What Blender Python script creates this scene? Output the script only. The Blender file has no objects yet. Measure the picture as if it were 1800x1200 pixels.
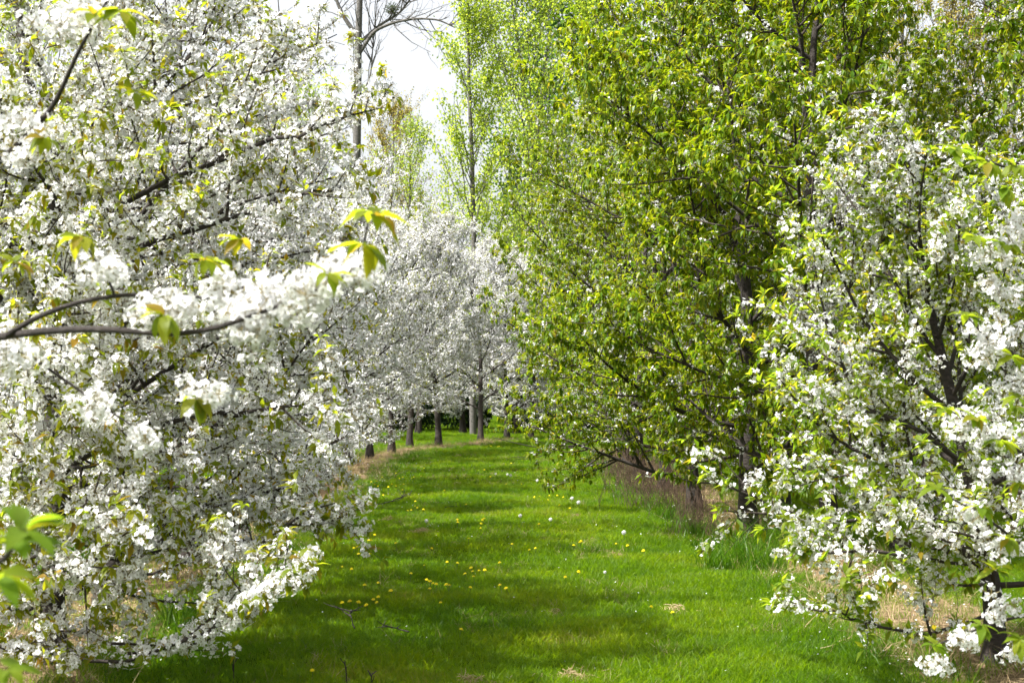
import bpy, math, random
import numpy as np
from mathutils import Matrix, Vector

SC = bpy.context.scene
COL = SC.collection
rng = np.random.default_rng(7)
random.seed(7)

# ------------------------------------------------------------------ camera, sky, sun, exposure
F, HC, HY = 2700.0, 1.8, 690.0            # focal length in photo pixels, eye height, horizon row
cam_d = bpy.data.cameras.new('camera')
cam = bpy.data.objects.new('camera', cam_d); COL.objects.link(cam)
cam_d.sensor_width = 36; cam_d.lens = 54; cam_d.clip_start = 0.1; cam_d.clip_end = 6000
cam.location = (0, 0, HC)
cam.rotation_euler = (math.radians(90) + math.atan(90 / F), 0, 0)
cam_d.dof.use_dof = True; cam_d.dof.focus_distance = 17; cam_d.dof.aperture_fstop = 6.5
SC.camera = cam

SUN_AZ, SUN_EL = math.radians(-112), math.radians(56)
w = bpy.data.worlds.new('World'); SC.world = w; w.use_nodes = True
nt = w.node_tree; nt.nodes.clear()
sky = nt.nodes.new('ShaderNodeTexSky'); sky.sky_type = 'NISHITA'; sky.sun_disc = False
sky.sun_elevation = SUN_EL; sky.sun_rotation = SUN_AZ
sky.air_density = 1.0; sky.dust_density = 5.0; sky.ozone_density = 0.6; sky.altitude = 50
bg = nt.nodes.new('ShaderNodeBackground'); bg.inputs[1].default_value = 0.125
wo = nt.nodes.new('ShaderNodeOutputWorld')
hs = nt.nodes.new('ShaderNodeHueSaturation'); hs.inputs['Saturation'].default_value = .2
nt.links.new(sky.outputs[0], hs.inputs['Color']); nt.links.new(hs.outputs[0], bg.inputs[0]); nt.links.new(bg.outputs[0], wo.inputs[0])
sl = bpy.data.lights.new('sun', 'SUN'); sl.energy = 5.0; sl.angle = math.radians(0.55); sl.color = (1, .97, .91)
so = bpy.data.objects.new('sun', sl); COL.objects.link(so)
sdir = Vector((math.sin(SUN_AZ) * math.cos(SUN_EL), math.cos(SUN_AZ) * math.cos(SUN_EL), math.sin(SUN_EL)))
so.rotation_euler = sdir.to_track_quat('Z', 'Y').to_euler(); so.location = sdir * 50
SC.view_settings.view_transform = 'Standard'; SC.view_settings.look = 'None'
SC.view_settings.exposure = 1.38; SC.view_settings.gamma = 1
SC.view_settings.use_curve_mapping = False
SC.render.engine = 'CYCLES'
SC.cycles.max_bounces = 6; SC.cycles.diffuse_bounces = 2; SC.cycles.transmission_bounces = 5

def at(px, py, d):
    """photo pixel + distance -> world point"""
    return np.array([(px - 900) / F * d, d, HC + (HY - py) / F * d])

def on_ground(px, py):
    d = HC * F / (py - HY)
    return (px - 900) / F * d, d

# ------------------------------------------------------------------ materials
def mat_new(name):
    m = bpy.data.materials.new(name); m.use_nodes = True
    m.node_tree.nodes.clear()
    return m, m.node_tree

def N(nt, t, **kw):
    n = nt.nodes.new(t)
    for k, v in kw.items(): setattr(n, k, v)
    return n

def ramp(nt, stops):
    r = nt.nodes.new('ShaderNodeValToRGB')
    e = r.color_ramp.elements
    while len(e) > 1: e.remove(e[-1])
    e[0].position = stops[0][0]; e[0].color = (*stops[0][1], 1)
    for p, c in stops[1:]:
        q = e.new(p); q.color = (*c, 1)
    return r

def leaf_mat(name, stops, trans_stops, tw=0.5, rough=0.5, patch=None, spec=0.15):
    """thin leaf: a slightly glossy diffuse side plus light shining through; colour runs over the leaf's own tint"""
    m, t = mat_new(name)
    at_ = N(t, 'ShaderNodeAttribute', attribute_name='tint')
    oi = N(t, 'ShaderNodeObjectInfo')
    ad = N(t, 'ShaderNodeMath', operation='ADD'); fr = N(t, 'ShaderNodeMath', operation='FRACT')
    t.links.new(at_.outputs['Fac'], ad.inputs[0]); t.links.new(oi.outputs['Random'], ad.inputs[1])
    t.links.new(ad.outputs[0], fr.inputs[0])
    src = fr.outputs[0]
    if patch:
        g = N(t, 'ShaderNodeNewGeometry'); no = N(t, 'ShaderNodeTexNoise'); no.inputs['Scale'].default_value = patch
        no.inputs['Detail'].default_value = 3
        t.links.new(g.outputs['Position'], no.inputs['Vector'])
        mr = N(t, 'ShaderNodeMapRange'); mr.inputs[1].default_value = .3; mr.inputs[2].default_value = .7
        t.links.new(no.outputs[0], mr.inputs[0])
        mx = N(t, 'ShaderNodeMix'); mx.inputs[0].default_value = .6
        t.links.new(src, mx.inputs[2]); t.links.new(mr.outputs[0], mx.inputs[3]); src = mx.outputs[0]
    r1, r2 = ramp(t, stops), ramp(t, trans_stops)
    t.links.new(src, r1.inputs[0]); t.links.new(src, r2.inputs[0])
    p = N(t, 'ShaderNodeBsdfPrincipled'); p.inputs['Roughness'].default_value = rough
    p.inputs['Specular IOR Level'].default_value = spec
    tr = N(t, 'ShaderNodeBsdfTranslucent'); mi = N(t, 'ShaderNodeMixShader'); mi.inputs[0].default_value = tw
    o = N(t, 'ShaderNodeOutputMaterial')
    t.links.new(r1.outputs[0], p.inputs['Base Color']); t.links.new(r2.outputs[0], tr.inputs[0])
    t.links.new(p.outputs[0], mi.inputs[1]); t.links.new(tr.outputs[0], mi.inputs[2]); t.links.new(mi.outputs[0], o.inputs[0])
    return m

def bark_mat(name, c1, c2, scale=14, lichen=None):
    m, t = mat_new(name)
    tc = N(t, 'ShaderNodeTexCoord'); mp = N(t, 'ShaderNodeMapping'); mp.inputs['Scale'].default_value = (1, 1, 2.6)
    n1 = N(t, 'ShaderNodeTexNoise'); n1.inputs['Scale'].default_value = scale; n1.inputs['Detail'].default_value = 8
    n1.inputs['Roughness'].default_value = .7
    t.links.new(tc.outputs['Object'], mp.inputs[0]); t.links.new(mp.outputs[0], n1.inputs['Vector'])
    r = ramp(t, [(.3, c1), (.62, c2)] + ([(.75, lichen)] if lichen else []))
    t.links.new(n1.outputs[0], r.inputs[0])
    p = N(t, 'ShaderNodeBsdfPrincipled'); p.inputs['Roughness'].default_value = .85
    b = N(t, 'ShaderNodeBump'); b.inputs['Strength'].default_value = 1; b.inputs['Distance'].default_value = .03
    o = N(t, 'ShaderNodeOutputMaterial')
    t.links.new(r.outputs[0], p.inputs['Base Color']); t.links.new(n1.outputs[0], b.inputs['Height'])
    t.links.new(b.outputs[0], p.inputs['Normal']); t.links.new(p.outputs[0], o.inputs[0])
    return m

def plain_mat(name, c, rough=.7, tr=None, tw=.4):
    m, t = mat_new(name)
    n1 = N(t, 'ShaderNodeTexNoise'); n1.inputs['Scale'].default_value = 60
    r = ramp(t, [(.3, tuple(x * .8 for x in c)), (.7, tuple(min(1, x * 1.12) for x in c))])
    t.links.new(n1.outputs[0], r.inputs[0])
    p = N(t, 'ShaderNodeBsdfPrincipled'); p.inputs['Roughness'].default_value = rough
    t.links.new(r.outputs[0], p.inputs['Base Color'])
    o = N(t, 'ShaderNodeOutputMaterial')
    if tr:
        x = N(t, 'ShaderNodeBsdfTranslucent'); x.inputs[0].default_value = (*tr, 1)
        mi = N(t, 'ShaderNodeMixShader'); mi.inputs[0].default_value = tw
        t.links.new(p.outputs[0], mi.inputs[1]); t.links.new(x.outputs[0], mi.inputs[2]); t.links.new(mi.outputs[0], o.inputs[0])
    else: t.links.new(p.outputs[0], o.inputs[0])
    return m

M = {}
M['petal'] = plain_mat('petal_white', (.80, .80, .81), .6, (.82, .82, .82), .34)
M['calyx'] = plain_mat('calyx_red_green', (.15, .12, .035), .6, (.30, .24, .05), .3)
YG = [(0, (.09, .12, .008)), (.5, (.12, .145, .008)), (.85, (.15, .15, .010)), (1, (.16, .095, .012))]
YT = [(0, (.34, .47, .015)), (.45, (.50, .58, .02)), (.88, (.60, .56, .02)), (1, (.60, .38, .03))]
M['young_leaf'] = leaf_mat('young_cherry_leaf', YG, YT, .5)
GG = [(0, (.03, .075, .003)), (.5, (.08, .14, .002)), (.93, (.14, .155, .005)), (1, (.14, .11, .010))]
GT = [(0, (.22, .38, .006)), (.5, (.42, .52, .008)), (.93, (.58, .62, .02)), (1, (.62, .48, .03))]
M['fresh_leaf'] = leaf_mat('fresh_cherry_leaf', [(0, (.07, .12, .008)), (.9, (.12, .15, .012)), (1, (.16, .12, .012))], [(0, (.32, .52, .02)), (.9, (.58, .66, .03)), (1, (.65, .45, .03))], .5)
M['green_leaf'] = leaf_mat('green_cherry_leaf', GG, GT, .4, .38)
M['lime_leaf'] = leaf_mat('lime_leaf', [(0, (.13, .21, .025)), (1, (.20, .26, .03))], [(0, (.42, .58, .05)), (1, (.62, .70, .06))], .55)
M['dark_leaf'] = leaf_mat('dark_poplar_leaf', [(0, (.03, .07, .012)), (1, (.06, .11, .02))], [(0, (.10, .26, .03)), (1, (.20, .38, .04))], .4)
M['bud_leaf'] = leaf_mat('bronze_bud_leaf', [(0, (.14, .14, .03)), (1, (.19, .14, .035))], [(0, (.48, .46, .07)), (1, (.58, .42, .10))], .5)
M['evergreen'] = leaf_mat('evergreen_leaf', [(0, (.008, .022, .008)), (1, (.02, .045, .014))], [(0, (.02, .06, .01)), (1, (.04, .10, .02))], .2, .6)
M['mistletoe'] = leaf_mat('mistletoe_leaf', [(0, (.03, .05, .01)), (1, (.05, .07, .015))], [(0, (.08, .13, .02)), (1, (.12, .18, .03))], .3)
M['bark'] = bark_mat('cherry_bark', (.010, .007, .005), (.036, .026, .021), 16, (.07, .064, .05))
M['twig'] = bark_mat('cherry_twig', (.018, .012, .008), (.055, .04, .03), 30)
M['grey_bark'] = bark_mat('grey_bark', (.04, .037, .033), (.13, .12, .11), 8)
M['dead_twig'] = bark_mat('dead_stem', (.035, .022, .014), (.15, .09, .055), 30)
M['grass'] = leaf_mat('grass_blade', [(0, (.026, .070, .002)), (.5, (.065, .12, .002)), (.85, (.11, .15, .004)), (1, (.20, .17, .05))],
                      [(0, (.12, .30, .002)), (.5, (.27, .48, .003)), (.85, (.46, .58, .006)), (1, (.45, .38, .09))], .45, .5, .7, spec=.2)
M['rank_grass'] = leaf_mat('rank_grass_blade', [(0, (.022, .065, .004)), (1, (.06, .115, .005))], [(0, (.08, .26, .006)), (1, (.22, .42, .008))], .35, .35)
M['straw'] = leaf_mat('dry_straw_blade', [(0, (.20, .14, .07)), (1, (.42, .33, .19))], [(0, (.35, .25, .12)), (1, (.5, .4, .22))], .25, .6)
M['hay'] = leaf_mat('mown_hay', [(0, (.36, .26, .13)), (1, (.62, .48, .29))], [(0, (.4, .3, .15)), (1, (.6, .48, .28))], .3, .7)
M['dand_yellow'] = plain_mat('dandelion_yellow', (.88, .74, .005), .6, (.9, .8, .01), .2)
M['dand_stem'] = plain_mat('dandelion_stem', (.10, .15, .03), .6)
M['fluff'] = plain_mat('dandelion_fluff', (.85, .85, .84), .8, (.88, .88, .88), .4)
M['fallen_petal'] = M['petal']

def ground_mat():
    m, t = mat_new('orchard_ground')
    g = N(t, 'ShaderNodeNewGeometry')
    sx = N(t, 'ShaderNodeAttribute', attribute_name='bare')
    n1 = N(t, 'ShaderNodeTexNoise'); n1.inputs['Scale'].default_value = 1.3; n1.inputs['Detail'].default_value = 9; n1.inputs['Roughness'].default_value = .7
    n2 = N(t, 'ShaderNodeTexNoise'); n2.inputs['Scale'].default_value = 22; n2.inputs['Detail'].default_value = 6
    for n in (n1, n2): t.links.new(g.outputs['Position'], n.inputs['Vector'])
    gr = ramp(t, [(.3, (.025, .05, .003)), (.6, (.045, .08, .004)), (.8, (.08, .10, .02))]); t.links.new(n1.outputs[0], gr.inputs[0])
    st = ramp(t, [(.3, (.07, .05, .03)), (.55, (.20, .145, .085)), (.8, (.33, .26, .16))]); t.links.new(n2.outputs[0], st.inputs[0])
    ad = N(t, 'ShaderNodeMath', operation='MULTIPLY_ADD'); ad.inputs[1].default_value = .9; ad.inputs[2].default_value = -.45
    t.links.new(n1.outputs[0], ad.inputs[0])
    a2 = N(t, 'ShaderNodeMath', operation='ADD'); a2.use_clamp = True
    t.links.new(ad.outputs[0], a2.inputs[0]); t.links.new(sx.outputs['Fac'], a2.inputs[1])
    mr = N(t, 'ShaderNodeMapRange'); mr.inputs[1].default_value = .4; mr.inputs[2].default_value = .65
    t.links.new(a2.outputs[0], mr.inputs[0])
    mx = N(t, 'ShaderNodeMix', data_type='RGBA'); t.links.new(mr.outputs[0], mx.inputs[0])
    t.links.new(gr.outputs[0], mx.inputs[6]); t.links.new(st.outputs[0], mx.inputs[7])
    p = N(t, 'ShaderNodeBsdfPrincipled'); p.inputs['Roughness'].default_value = .95; p.inputs['Specular IOR Level'].default_value = 0
    b = N(t, 'ShaderNodeBump'); b.inputs['Strength'].default_value = 1; b.inputs['Distance'].default_value = .04
    o = N(t, 'ShaderNodeOutputMaterial')
    t.links.new(mx.outputs[2], p.inputs['Base Color']); t.links.new(n2.outputs[0], b.inputs['Height'])
    t.links.new(b.outputs[0], p.inputs['Normal']); t.links.new(p.outputs[0], o.inputs[0])
    return m
M['ground'] = ground_mat()

# ------------------------------------------------------------------ numpy mesh helpers
def unit(a):
    a = np.asarray(a, float)
    return a / np.maximum(np.linalg.norm(a, axis=-1, keepdims=True), 1e-9)

def frames(x, up):
    """rotation matrices whose columns are x, y, z with z close to up"""
    x = unit(x); y = unit(np.cross(up, x)); z = np.cross(x, y)
    return np.stack([x, y, z], axis=-1)

def rand_unit(n, r=rng):
    return unit(r.normal(size=(n, 3)))

def mesh_from(name, V, Q, mats, mi=None, tint=None, smooth=False):
    """V (n,3), Q (m,4) quads"""
    me = bpy.data.meshes.new(name)
    V = np.ascontiguousarray(V, dtype=np.float32).reshape(-1, 3); Q = np.ascontiguousarray(Q, dtype=np.int32)
    k = Q.shape[1]
    me.vertices.add(len(V)); me.vertices.foreach_set('co', V.ravel())
    me.loops.add(Q.size); me.loops.foreach_set('vertex_index', Q.ravel())
    me.polygons.add(len(Q)); me.polygons.foreach_set('loop_start', np.arange(0, Q.size, k, dtype=np.int32))
    for m in mats: me.materials.append(M[m])
    if mi is not None: me.polygons.foreach_set('material_index', np.ascontiguousarray(mi, dtype=np.int32))
    if smooth: me.polygons.foreach_set('use_smooth', np.ones(len(Q), dtype=bool))
    if tint is not None:
        a = me.attributes.new('tint', 'FLOAT', 'POINT'); a.data.foreach_set('value', np.ascontiguousarray(tint, dtype=np.float32))
    me.update(calc_edges=True)
    return me

def join(parts):
    """parts: list of (V, Q, mi, tint)"""
    parts = [p for p in parts if len(p[0])]
    off = 0; Vs, Qs, Ms, Ts = [], [], [], []
    for V, Q, mi, ti in parts:
        Vs.append(V); Qs.append(Q + off); Ms.append(mi); Ts.append(ti); off += len(V)
    return np.concatenate(Vs), np.concatenate(Qs), np.concatenate(Ms), np.concatenate(Ts)

def replicate(protos, which, P, R, S, T):
    """copies of small shapes: protos list of (V,Q,mi)"""
    out = []
    for k, (v, q, mi) in enumerate(protos):
        s = np.nonzero(which == k)[0]
        if not len(s): continue
        W = np.einsum('nij,vj->nvi', R[s], v) * S[s][:, None, None] + P[s][:, None, :]
        QQ = q[None] + (np.arange(len(s)) * len(v))[:, None, None]
        out.append((W.reshape(-1, 3), QQ.reshape(-1, 4), np.tile(mi, len(s)), np.repeat(T[s], len(v))))
    return join(out)

def tubes(P, Rr, sides, cap=False):
    """P (B,n,3) polylines, Rr (B,n) radii -> quads"""
    B, n, _ = P.shape
    T = np.gradient(P, axis=1); T = unit(T)
    ref = np.where(np.abs(T[:, :1, 2:3]) > .8, np.array([1., 0, 0]), np.array([0., 0, 1.]))
    ref = np.repeat(ref, n, axis=1)
    U = unit(np.cross(T, ref)); W = np.cross(T, U)
    a = np.arange(sides) / sides * 2 * np.pi
    ring = P[:, :, None] + Rr[:, :, None, None] * (np.cos(a)[None, None, :, None] * U[:, :, None] + np.sin(a)[None, None, :, None] * W[:, :, None])
    V = ring.reshape(-1, 3)
    b, i, s = np.meshgrid(np.arange(B), np.arange(n - 1), np.arange(sides), indexing='ij')
    base = (b * n + i) * sides
    s2 = (s + 1) % sides
    Q = np.stack([base + s, base + s2, base + sides + s2, base + sides + s], axis=-1).reshape(-1, 4)
    return V, Q, np.zeros(len(Q), int), np.zeros(len(V))

def link(name, me, parent=None, kind=None):
    o = bpy.data.objects.new(name, me); COL.objects.link(o)
    if parent: o.parent = parent
    if kind: o['kind'] = kind
    return o

def thing(name, label, cat, loc=(0, 0, 0), rz=0, group=None, sc=None):
    o = bpy.data.objects.new(name, None); COL.objects.link(o); o.empty_display_size = .2
    o.location = loc; o.rotation_euler = (0, 0, rz)
    if sc is not None: o.scale = sc
    o['label'] = label; o['category'] = cat
    if group: o['group'] = group
    return o

def tag(o, label, cat, group=None):
    o['label'] = label; o['category'] = cat
    if group: o['group'] = group
    return o

# ------------------------------------------------------------------ small shapes
def flower(c, nrm, rad, r, cup=.35):
    """five petals, one folded quad each"""
    nrm = unit(nrm); a0 = r.uniform(0, 6.28)
    u = unit(np.cross(nrm, [.3, .5, .81])); v = np.cross(nrm, u)
    V = []
    for k in range(5):
        a = a0 + k * 2 * math.pi / 5 + r.normal() * .08
        d = math.cos(a) * u + math.sin(a) * v; e = -math.sin(a) * u + math.cos(a) * v
        L = rad * r.uniform(.85, 1.1); up = nrm * rad * cup * r.uniform(.2, 1.2)
        V += [c + d * rad * .06, c + d * L * .62 + e * L * .42 + up * .6, c + d * L + up * .75, c + d * L * .62 - e * L * .42 + up * .6]
    return V

def cluster(seed, nf, spread=.034, rad=.0165, calyx=True):
    """an umbel bunch of cherry flowers round a spur"""
    r = np.random.default_rng(seed)
    V, Q, mi = [], [], []
    ds = []
    while len(ds) < nf:
        d = unit(r.normal(size=3) + np.array([0, 0, .25]))
        if all(np.dot(d, e) < .62 for e in ds) or r.random() < .12: ds.append(d)
    for d in ds:
        c = d * spread * r.uniform(.75, 1.3)
        b = len(V); V += flower(c, d + r.normal(size=3) * .3, rad * r.uniform(.85, 1.12), r)
        for k in range(5): Q.append([b + 4 * k + j for j in range(4)]); mi.append(0)
        if calyx:
            b = len(V); s = unit(np.cross(d, [.2, .9, .1])) * .001
            V += [np.zeros(3) - s, np.zeros(3) + s, c + s * 1.6, c - s * 1.6]
            Q.append([b, b + 1, b + 2, b + 3]); mi.append(1)
            b = len(V); u = unit(np.cross(d, [.5, .1, .9])) * .003; v = np.cross(d, u)
            c2 = c + d * .004
            V += [c2 - u, c2 - v, c2 + u, c2 + v]; Q.append([b, b + 1, b + 2, b + 3]); mi.append(1)
    return np.array(V), np.array(Q), np.array(mi)

def sprig_cluster(seed, nf):
    """cheaper bunch for farther trees: each flower two crossed folded quads"""
    r = np.random.default_rng(seed); V, Q, mi = [], [], []
    for _ in range(nf):
        d = unit(r.normal(size=3) + np.array([0, 0, .2])); c = d * .030 * r.uniform(.7, 1.3)
        n = unit(d + r.normal(size=3) * .4); u = unit(np.cross(n, r.normal(size=3))) * .0148 * r.uniform(.8, 1.15); v = np.cross(n, u)
        for a, b_ in ((u, v * .55), (v, u * .55)):
            b = len(V); V += [c - a + n * .004, c - b_, c + a + n * .004, c + b_]; Q.append([b, b + 1, b + 2, b + 3]); mi.append(0)
        if r.random() < .45:
            b = len(V); s = unit(r.normal(size=3)) * .004
            V += [c * .1 - s, c * .1 + s, c + s, c - s]; Q.append([b, b + 1, b + 2, b + 3]); mi.append(1)
    return np.array(V), np.array(Q), np.array(mi)

def leaf_hi(seed, L=1.0, W=.40, droop=.45, fold=.25, n=6):
    """arched, folded leaf with a pointed tip, 1 unit long, along +x"""
    r = np.random.default_rng(seed); V, Q = [], []
    tw = r.normal() * .15
    for i in range(n + 1):
        t = i / n
        w_ = W * .5 * (math.sin(math.pi * min(1, t * .93 + .03) ** .8) ** .85) * (1 - t ** 6 * .8) + .008
        a = droop * t * 1.6
        x = (math.sin(a) / (droop * 1.6)); z = -(1 - math.cos(a)) / (droop * 1.6)
        k = math.sin(t * 9 + seed) * .02
        V += [[x, w_ * math.cos(tw * t), z + w_ * fold + k], [x, 0, z], [x, -w_ * math.cos(tw * t), z + w_ * fold - k]]
    for i in range(n):
        b = 3 * i; Q += [[b, b + 1, b + 4, b + 3], [b + 1, b + 2, b + 5, b + 4]]
    return np.array(V), np.array(Q), np.zeros(len(Q), int)

def leaf_lo(seed, W=.4, droop=.3):
    r = np.random.default_rng(seed)
    m = [.5, 0, -.02]; d = r.uniform(.2, .45)
    V = np.array([[0, 0, 0], [.42, W * .5, .06], m, [.95, 0, -d], [.42, -W * .5, .06]])
    V = np.array([[0, 0, 0], [.42, -W * .5, .07 - d * .1], [1, 0, -d], [.5, 0, -.04], [.42, W * .5, .07 - d * .1]])
    return V, np.array([[0, 1, 2, 3], [0, 3, 2, 4]]), np.zeros(2, int)

CL_HI = [cluster(s, 11, .034, .0148) for s in range(5)]
CL_MID = [cluster(20 + s, 8, .031, .0148, calyx=True) for s in range(4)]
CL_LO = [sprig_cluster(s, 8) for s in range(4)]
LF_HI = [leaf_hi(s, droop=.3 + .12 * s) for s in range(5)]
LF_LO = [leaf_lo(s) for s in range(4)]
ME_CL = [mesh_from('blossom_cluster', *c[:2], ['petal', 'calyx'], c[2], np.zeros(len(c[0]))) for c in CL_HI]
ME_LEAF = {k: [mesh_from('leaf', *c[:2], [k], None, np.full(len(c[0]), .1 * i), True) for i, c in enumerate(LF_HI)] for k in ('young_leaf', 'green_leaf', 'fresh_leaf')}

# ------------------------------------------------------------------ growing a cherry tree
def curve(p0, d0, L, n, r, bend=.15, jit=.06):
    """polyline that keeps its heading, wanders a little and bends by `bend` towards the sky"""
    P = [np.array(p0, float)]; d = unit(d0); st = L / (n - 1)
    for _ in range(n - 1):
        d = unit(d + np.array([0, 0, bend * st / max(L, .01) * 2]) + r.normal(size=3) * jit)
        P.append(P[-1] + d * st)
    return np.array(P)

def interp(P, t):
    n = len(P) - 1; f = min(t * n, n - 1e-6); i = int(f)
    return P[i] + (P[i + 1] - P[i]) * (f - i), unit(P[i + 1] - P[i])

class Tree: pass

def grow(seed, H=5.6, R=2.2, th=.75, tr=.11, nl=17, lat=.17, shoot=.14, low=0.0, up=.9, lean=0., extra=(), prof=None):
    """returns trunk, limbs, laterals, shoots and the spurs (point, direction, order) along the thin wood"""
    r = np.random.default_rng(seed); T = Tree()
    trunk = curve((0, 0, -.06), (lean, .02, 1), H * .9, 16, r, .1, .045)
    tt = np.linspace(0, 1, 16)
    Rt = tr * (1 - tt) ** .75 + .012; Rt[0] *= 1.55; Rt[1] *= 1.08
    T.trunk = (trunk, Rt); T.limbs = []; T.lats = []; T.shoots = []
    prof = prof or (lambda h: min(1, .78 + h * .9) if h < .3 else (1 - ((h - .3) / .7) ** 1.7) * .95 + .05)
    az = r.uniform(0, 6.28)
    def side(Pp, t, r0, L, ang, n, store, bend, jit):
        p, d = interp(Pp, t)
        q = r.normal(size=3); q[2] *= .6; q = unit(q - np.dot(q, d) * d)
        dd = d * math.cos(ang) + q * math.sin(ang)
        C = curve(p, dd, L, n, r, bend, jit)
        if C[:, 2].min() < .25: C[:, 2] = np.maximum(C[:, 2], .25 + r.random() * .1)
        store.append((C, r0)); return C
    def dress(C, L, r0, q=1.):
        m = int(L / lat * (.6 + .4 * q))
        for k in range(m):
            t = .16 + .84 * (k + r.random()) / max(m, 1)
            if t > .99: continue
            l2 = ((1 - t) * L * .42 + r.uniform(.25, .6)) * q
            D = side(C, t, r0 * (1 - t) * .5 + .004, l2, r.uniform(.6, 1.15), 7, T.lats, r.uniform(-.05, .5), .09)
            for j in range(int(l2 / shoot)):
                side(D, .1 + .88 * (j + r.random()) / max(1, int(l2 / shoot)), .0032, r.uniform(.1, .42), r.uniform(.5, 1.1), 4, T.shoots, r.uniform(-.1, .5), .12)
    for k in range(nl):
        h = (th + (H * .86 - th) * (k / (nl - 1)) ** 1.05) if k else th
        hn = h / H
        az += 2.4 + r.normal() * .35
        el = low + (up - low) * hn ** .8 + r.normal() * .1
        L = R * prof(hn) / max(math.cos(el), .45) * r.uniform(.82, 1.12)
        t = min(.985, h / (H * .9)); p, _ = interp(trunk, t)
        C = curve(p, (math.cos(az) * math.cos(el), math.sin(az) * math.cos(el), math.sin(el)), L, 11, r, .3, .07)
        C[:, 2] = np.maximum(C[:, 2], .35)
        r0 = .42 * tr * (1 - .55 * hn)
        T.limbs.append((C, r0)); dress(C, L, r0)
    for pts, r0 in extra:
        pts = np.array(pts); m = len(pts)
        xs = np.linspace(0, m - 1, 11); C = np.stack([np.interp(xs, np.arange(m), pts[:, c]) for c in range(3)], 1)
        C[1:-1] += r.normal(size=(9, 3)) * .01
        L = np.linalg.norm(np.diff(C, axis=0), axis=1).sum()
        T.limbs.append((C, r0)); dress(C, L, r0, .5)
    # leading shoots at the top
    for k in range(7):
        side(trunk, .78 + .2 * r.random(), .006, r.uniform(.5, 1.0), r.uniform(.15, .5), 7, T.lats, .6, .05)
    return T

def spurs(T, step0, r, tmin=0.25):
    """spur positions on limbs (outer part), laterals and shoots"""
    P, D, O = [], [], []
    def walk(C, s0, o):
        if o and r.random() < .14: return
        step = step0 * r.uniform(.75, 1.35)
        seg = np.diff(C, axis=0); sl_ = np.linalg.norm(seg, axis=1); cum = np.concatenate([[0], np.cumsum(sl_)]); L = cum[-1]
        s = s0 * L + r.random() * step
        while s < L:
            i = min(len(seg) - 1, int(np.searchsorted(cum, s) - 1)); f = (s - cum[i]) / sl_[i]
            P.append(C[i] + seg[i] * f); D.append(seg[i] / sl_[i]); O.append(o); s += step * r.uniform(.5, 1.5)
        P.append(C[-1]); D.append(seg[-1] / sl_[-1]); O.append(3)
    for C, _ in T.limbs: walk(C, .45, 0)
    for C, _ in T.lats: walk(C, .12, 1)
    for C, _ in T.shoots: walk(C, .1, 2)
    return np.array(P), np.array(D), np.array(O)

def whorl(P, D, r, n=(4, 7), size=(.05, .08), droop=.35, fwd=.45):
    """arching leaves round the points P"""
    cnt = r.integers(n[0], n[1] + 1, len(P)); idx = np.repeat(np.arange(len(P)), cnt)
    p, d = P[idx], unit(D[idx])
    q = r.normal(size=(len(idx), 3)); q = unit(q - (q * d).sum(1, keepdims=True) * d)
    x = unit(q + d * fwd + np.array([0, 0, -droop]) * r.uniform(.2, 1.5, (len(idx), 1)) + r.normal(size=q.shape) * .15)
    upv = np.array([0, 0, 1.]) + r.normal(size=x.shape) * .28 + d * .4
    R_ = frames(x, upv)
    S = r.uniform(size[0], size[1], len(idx)); p = p + q * .006
    return p, R_, S

def wood_parts(T, prefix_sep, sides=8):
    """trunk mesh, list of limb meshes, joined twigs mesh"""
    trunk, Rt = T.trunk
    # irregular trunk ring radii
    V, Q, mi, ti = tubes(trunk[None], Rt[None], sides + 4)
    V = V + np.random.default_rng(5).normal(size=V.shape) * .0025
    tm = mesh_from('trunk', V, Q, ['bark'], smooth=True)
    lm = []; tl = np.linspace(0, 1, 11)
    LP = np.array([c for c, _ in T.limbs]); LR = np.array([r0 * .85 * (1 - tl) ** .8 + .004 for _, r0 in T.limbs])
    if prefix_sep:
        for k in range(len(LP)):
            V, Q, mi, ti = tubes(LP[k:k + 1], LR[k:k + 1], 6); lm.append(mesh_from('limb', V, Q, ['bark'], smooth=True))
    else:
        V, Q, mi, ti = tubes(LP, LR, 5); lm.append(mesh_from('limbs', V, Q, ['bark'], smooth=True))
    a = np.array([c for c, _ in T.lats]); ra = np.array([[r0 * (1 - q) + .0018 for q in np.linspace(0, 1, 7)] for _, r0 in T.lats])
    b = np.array([c for c, _ in T.shoots]); rb = np.array([[r0 * (1 - q * .6) for q in np.linspace(0, 1, 4)] for _, r0 in T.shoots])
    V, Q, mi, ti = join([tubes(a, ra, 4), tubes(b, rb, 3)])
    return tm, lm, mesh_from('twigs', V, Q, ['twig'], smooth=True)

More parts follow.
